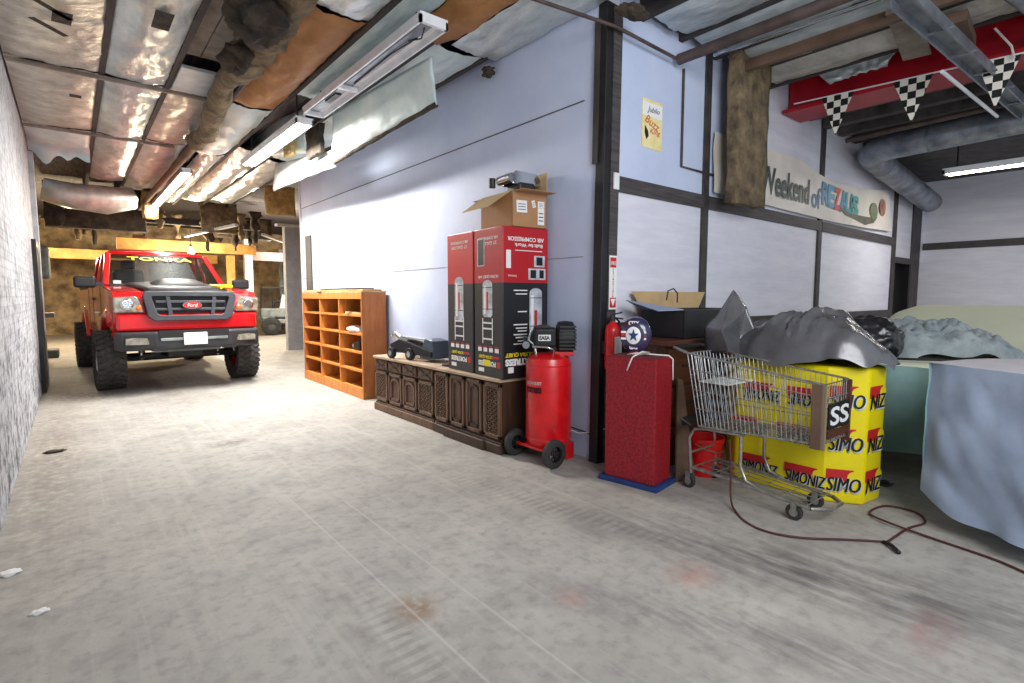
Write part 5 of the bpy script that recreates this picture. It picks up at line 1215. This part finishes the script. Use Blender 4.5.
# ------------------------------------------------------------------ floor cords
def smoothpts(p, k=6):
    out = []; n_ = len(p)
    for i in range(n_-1):
        a, b, c, d = V(p[max(i-1, 0)]), V(p[i]), V(p[i+1]), V(p[min(i+2, n_-1)])
        for j in range(k):
            t = j/k; out.append(.5*((2*b)+(c-a)*t+(2*a-5*b+4*c-d)*t*t+(3*b-a-3*c+d)*t**3))
    out.append(V(p[-1])); return out
zc = .009
cordp = [(3.262, 1.72, .42), (3.25, 1.70, .25), (3.21, 1.67, .05), (3.12, 1.58, zc), (3.03, 1.46, zc), (3.01, 1.33, zc), (3.08, 1.18, zc), (3.26, 1.0, zc), (3.38, .87, zc), (3.40, .86, zc), (3.68, .84, zc), (3.86, .80, zc), (4.0, .88, zc), (3.98, 1.03, zc), (3.77, 1.06, zc), (3.66, .94, zc+.012), (3.63, .70, zc), (3.58, .45, zc), (3.51, .3, zc), (3.4, 0, zc)]
tag(MB().tube(smoothpts(cordp), .0065, 8).build('extension_cord', M['cord'], smooth=180), 'maroon extension cord trailing from the cart across the concrete', 'cord')
tag(MB().tube(smoothpts([(3.37, .875, zc), (3.33, .83, zc+.01), (3.28, .78, zc+.004)]), .011, 8).build('cord_plug', M['black'], smooth=180), 'dark plug end of the maroon cord lying on the concrete', 'plug')

for k, (px, py, sc_, mt, lb) in enumerate([(884, 484, .05, 'bagdark', 'crumpled black rag on the floor right of the yellow bin'), (9, 574, .035, 'whiteprint', 'white paper scrap on the floor at the left edge'), (40, 612, .025, 'whiteprint', 'tiny pale paper scrap on the floor at the lower left'), (55, 452, .05, 'wooldark', 'small dark scrap on the floor beside the brick wall')]):
    p = fz(px, py); m = MB(); bmesh.ops.create_icosphere(m.bm, subdivisions=3, radius=1)
    for v in m.bm.verts:
        d = v.co.copy(); q = V((d.x*1.4, d.y, d.z*.22))*(1+.5*fbm(d*1.8+V((k*3, 0, 0)), 2)); v.co = V((p.x, p.y, 0))+V((q.x*sc_, q.y*sc_, max(0, (q.z+.15)*sc_)))
    tag(m.build('floor_scrap', M[mt], smooth=180), lb, 'scrap')

# ------------------------------------------------------------------ far end of the corridor
struct(MB().box(-2.0, 12, 25.0, 25.2, 0, 4.2).build('wall_far', M['stonewall']))
struct(MB().box(-1.9, -1.7, 10.9, 25, 0, 4.2).build('wall_left_far', M['stonewall']))
struct(MB().box(ay(287, 300, 14.0).x, ay(287, 300, 14.0).x+.8, 14.0, 14.2, 0, 3.1).build('wall_stub', pm('grey_plaster', (150, 150, 156), .7, c2=(130, 130, 136))))
struct(MB().box(8.3, 8.5, 10.0, 25, 0, 4.2).build('wall_right_far', M['stonewall']))
struct(MB().box(-1.9, 8.4, 16.5, 25.1, 4.1, 4.2).build('ceiling_far', M['joist']))
struct(MB().box(3.48, 8.4, 9.9, 10.0, 0, 4.0).build('wall_return', M['stonewall']))
for k, (px, y, zt, w_, mt, lb) in enumerate([(249.5, 19.0, 3.6, .24, 'postpaint', 'white painted post standing right of the truck'), (232, 18.0, 2.6, .2, 'timber', 'pale yellow timber post just behind the truck cab'), (143, 19.5, 3.2, .35, 'brownwood', 'dark brown timber post far behind the truck cab'), (283, 22.0, 3.2, .25, 'fadedgrey', 'grey post in the distance beside the far wall end')]):
    p = ay(px, 300, y); tag(MB().box(p.x-w_/2, p.x+w_/2, y-.1, y+.1, 0, zt).build('timber_post', M[mt], bevel=.01), lb, 'post')
for k, (x0, x1, y, z0, z1, mt, lb) in enumerate([(1.0, 4.4, 17.6, 2.62, 2.92, 'timber', 'yellow timber beam lit by a bulb behind the truck roof'), (4.3, 7.6, 19.2, 2.55, 2.85, 'brownwood', 'orange brown timber beam right of the white post'), (-1.4, 4.0, 21.0, 2.5, 2.8, 'timber', 'long yellow timber beam farther behind the truck'), (.2, 4.2, 16.2, 3.2, 3.36, 'joist', 'dark timber beam under the far ceiling')]):
    tag(MB().box(x0, x1, y-.08, y+.08, z0, z1).build('timber_beam', M[mt], bevel=.01), lb, 'beam')
random.seed(3)
for k in range(16):
    x = -.9+5.2*random.random(); y = 15+3*random.random(); z = 3.3-.25*random.random(); L_ = .35+.5*random.random()
    m = MB(); n_ = 8
    m.tube([(x+.1*noise.noise(V((k, i, 0))), y+.1*noise.noise(V((k, 5, i))), z+.3-L_*i/n_) for i in range(n_+1)], [(.04+.14*random.random())*(1-.6*i/n_) for i in range(n_+1)], 8, wob=.6)
    tag(m.build('hanging_strip', M['wooldark'] if k % 3 else M['wool'], smooth=180), 'ragged dark insulation strip hanging from the far ceiling', 'insulation', 'ragged strips hanging from the far ceiling')
slab('thick mass of sooty wool hanging across the bay above the truck cab', (.55, 15.4, 3.35), 1.8, .3, .95, 0, M['wooldark'], seed=21, name='wool_mass')
slab('dark wool mass hanging between the far beams, right of the truck', (4.0, 17.2, 3.35), 1.5, .3, .6, 0, M['wooldark'], seed=25, name='wool_mass')
for k, (a, b) in enumerate([((3.2, 14.4, 3.1), (2.4, 16.4, 2.95)), ((4.0, 15.2, 3.0), (5.4, 17.5, 3.0)), ((3.6, 12.6, 2.95), (4.9, 13.2, 3.05))]):
    tag(MB().bar(a, b, .09, .06).build('loose_rail', M['postpaint']), ['pale loose rail hanging above the truck mirror', 'pale rail crossing above the white post', 'pale short rail beside the end of the blue wall'][k], 'rail')
# hanging bulb
hb = thing('bulb', 'bare glowing bulb hanging behind the truck roof', 'lamp', (2.55, 16.6, 2.56))
MB().lathe([(0, -.1), (.07, -.07), (.09, 0), (.06, .08), (.03, .12), (0, .12)], 20).build('glass_bulb', M['tube'], hb, smooth=60)
MB().lathe([(0, .12), (.035, .12), (.035, .2), (0, .2)], 12).tube([(0, 0, .2), (0, 0, .9)], .01, 6).build('holder', M['black'], hb)
# far vehicle remains
uv = thing('stripped_vehicle', 'grey stripped vehicle with one dark wheel parked far behind the truck', 'vehicle', (5.9, 20.2, 0), R(-8))
MB().box(-.75, .75, -.2, .2, .62, .95).box(-.7, .7, -.1, 1.6, .45, .62).build('body', M['fadedgrey'], uv, bevel=.04)
MB().box(-.7, .7, -.28, -.18, .4, .56).box(-.72, -.3, -.26, -.2, .56, .64).build('bumper', M['fadedgrey'], uv, bevel=.03)
MB().bar((-.7, .3, .95), (-.6, .8, 1.7), .06).bar((.7, .3, .95), (.6, .8, 1.7), .06).bar((-.6, .8, 1.7), (.6, .8, 1.7), .06).build('windshield_frame', M['darkmetal'], uv)
MB().poly([V((-.7, .3, .95)), V((.7, .3, .95)), V((.6, .8, 1.7)), V((-.6, .8, 1.7))]).build('windshield', M['glass'], uv)
MB().prism([(-.1, .95), (.5, .95), (.35, 1.3), (.0, 1.45)], 'y', 0, .05).build('body_panel', M['white'], uv)
for x in (-.45, .62):
    w = MB().lathe([(.13, -.12), (.26, -.12), (.32, -.08), (.32, .08), (.26, .12), (.13, .12)], 28, Matrix.Translation((x, -.42 if x < 0 else .1, .32)) @ Matrix.Rotation(R(90), 4, 'X' if x < 0 else 'Y')).build('tire', M['rubber'], uv, smooth=40)
    MB().lathe([(0, -.08), (.14, -.08), (.14, .08), (0, .08)], 20, Matrix.Translation((x, -.42 if x < 0 else .1, .32)) @ Matrix.Rotation(R(90), 4, 'X' if x < 0 else 'Y')).build('rim', M['machine'], w, smooth=40)
MB().tube([(.2, -.1, .95), (.3, -.2, 1.25), (.5, -.1, 1.1)], .05, 8).tube([(-.3, 0, .95), (-.3, 0, 1.2), (-.1, 0, 1.2)], .05, 8).build('engine_pipe', M['darkmetal'], uv, smooth=60)
# machinery at left behind the pillar
mc = thing('drill_press', 'grey workshop machine standing behind the left wall pillar', 'machine', (-.62, 15.8, 0))
MB().box(-.35, .35, -.3, .3, 0, .18).build('base', M['machine'], mc, bevel=.03)
MB().tube([(0, .1, .15), (0, .1, 2.4)], .1, 14).build('column', M['machine'], mc, smooth=40)
MB().box(-.3, .3, -.4, .3, 1.75, 2.45).build('head', M['machine'], mc, bevel=.06)
MB().box(-.32, .32, -.38, .2, .9, 1.0).build('table', M['machine'], mc, bevel=.02)
MB().tube([(0, -.25, 1.35), (0, -.25, 1.8)], .05, 12).build('spindle', M['darkmetal'], mc, smooth=40)
cbn = thing('machine_cabinet', 'dark grey machine cabinet behind the truck by the left wall', 'cabinet', (-1.0, 13.4, 0))
MB().box(-.4, .4, -.3, .3, .05, 1.5).build('case', M['machine'], cbn, bevel=.02)
MB().box(-.35, .35, -.315, -.3, .15, .75).build('door', M['fadedgrey'], cbn, bevel=.006)
MB().box(-.25, .25, -.32, -.3, .95, 1.35).build('control_panel', M['darkmetal'], cbn, bevel=.006)
for x in (-.4, .34): MB().box(x, x+.06, -.28, .28, 0, .05).build('foot', M['black'], cbn)

# ------------------------------------------------------------------ lights
def area(name, loc, rot, sx, sy, power, col):
    l = bpy.data.lights.new(name, 'AREA'); l.shape = 'RECTANGLE'; l.size = sx; l.size_y = sy; l.energy = power; l.color = col
    o = bpy.data.objects.new(name, l); COL.objects.link(o); o.location = loc; o.rotation_euler = rot; return o
def point(name, loc, power, col, r=.1):
    l = bpy.data.lights.new(name, 'POINT'); l.energy = power; l.color = col; l.shadow_soft_size = r
    o = bpy.data.objects.new(name, l); COL.objects.link(o); o.location = loc; return o
area('strip_lamp', (2.17, 7.6, 3.30), (0, 0, 0), .15, 2.4, 300, (1, .97, .92))
area('strip_lamp_far', (1.56, 12.5, 3.34), (0, 0, 0), .12, 4.0, 190, (1, .97, .9))
area('strip_lamp_right', (9.5, 1.3, 3.02), (0, 0, 0), .15, 1.3, 40, (1, .97, .92))
point('far_bulb', (2.55, 16.4, 2.3), 420, (1, .82, .55), .1)
point('far_fill_right', (5.6, 18.0, 2.8), 560, (1, .9, .76), .15)  # added warm fill for the far end, no fixture belongs to it
point('far_fill_left', (-.2, 19.0, 2.6), 420, (1, .8, .5), .15)  # another added warm fill, brightens the far left
# soft fill added behind the photographer for even, flash-like light
area('flash_fill', (1.2, -1.6, 3.0), (R(62), 0, R(-30)), 2.6, 1.6, 150, (.95, .97, 1))

area('ceiling_fill', (1.6, -.7, 1.7), (R(180-25), 0, R(-35)), .8, .8, 55, (.95, .97, 1))  # upward fill added to brighten the ceiling
wd = bpy.data.worlds.new('world'); S.world = wd; wd.use_nodes = True
bg = wd.node_tree.nodes['Background']; bg.inputs['Color'].default_value = (.80, .88, 1.0, 1); bg.inputs['Strength'].default_value = .70
S.view_settings.exposure = 0.0
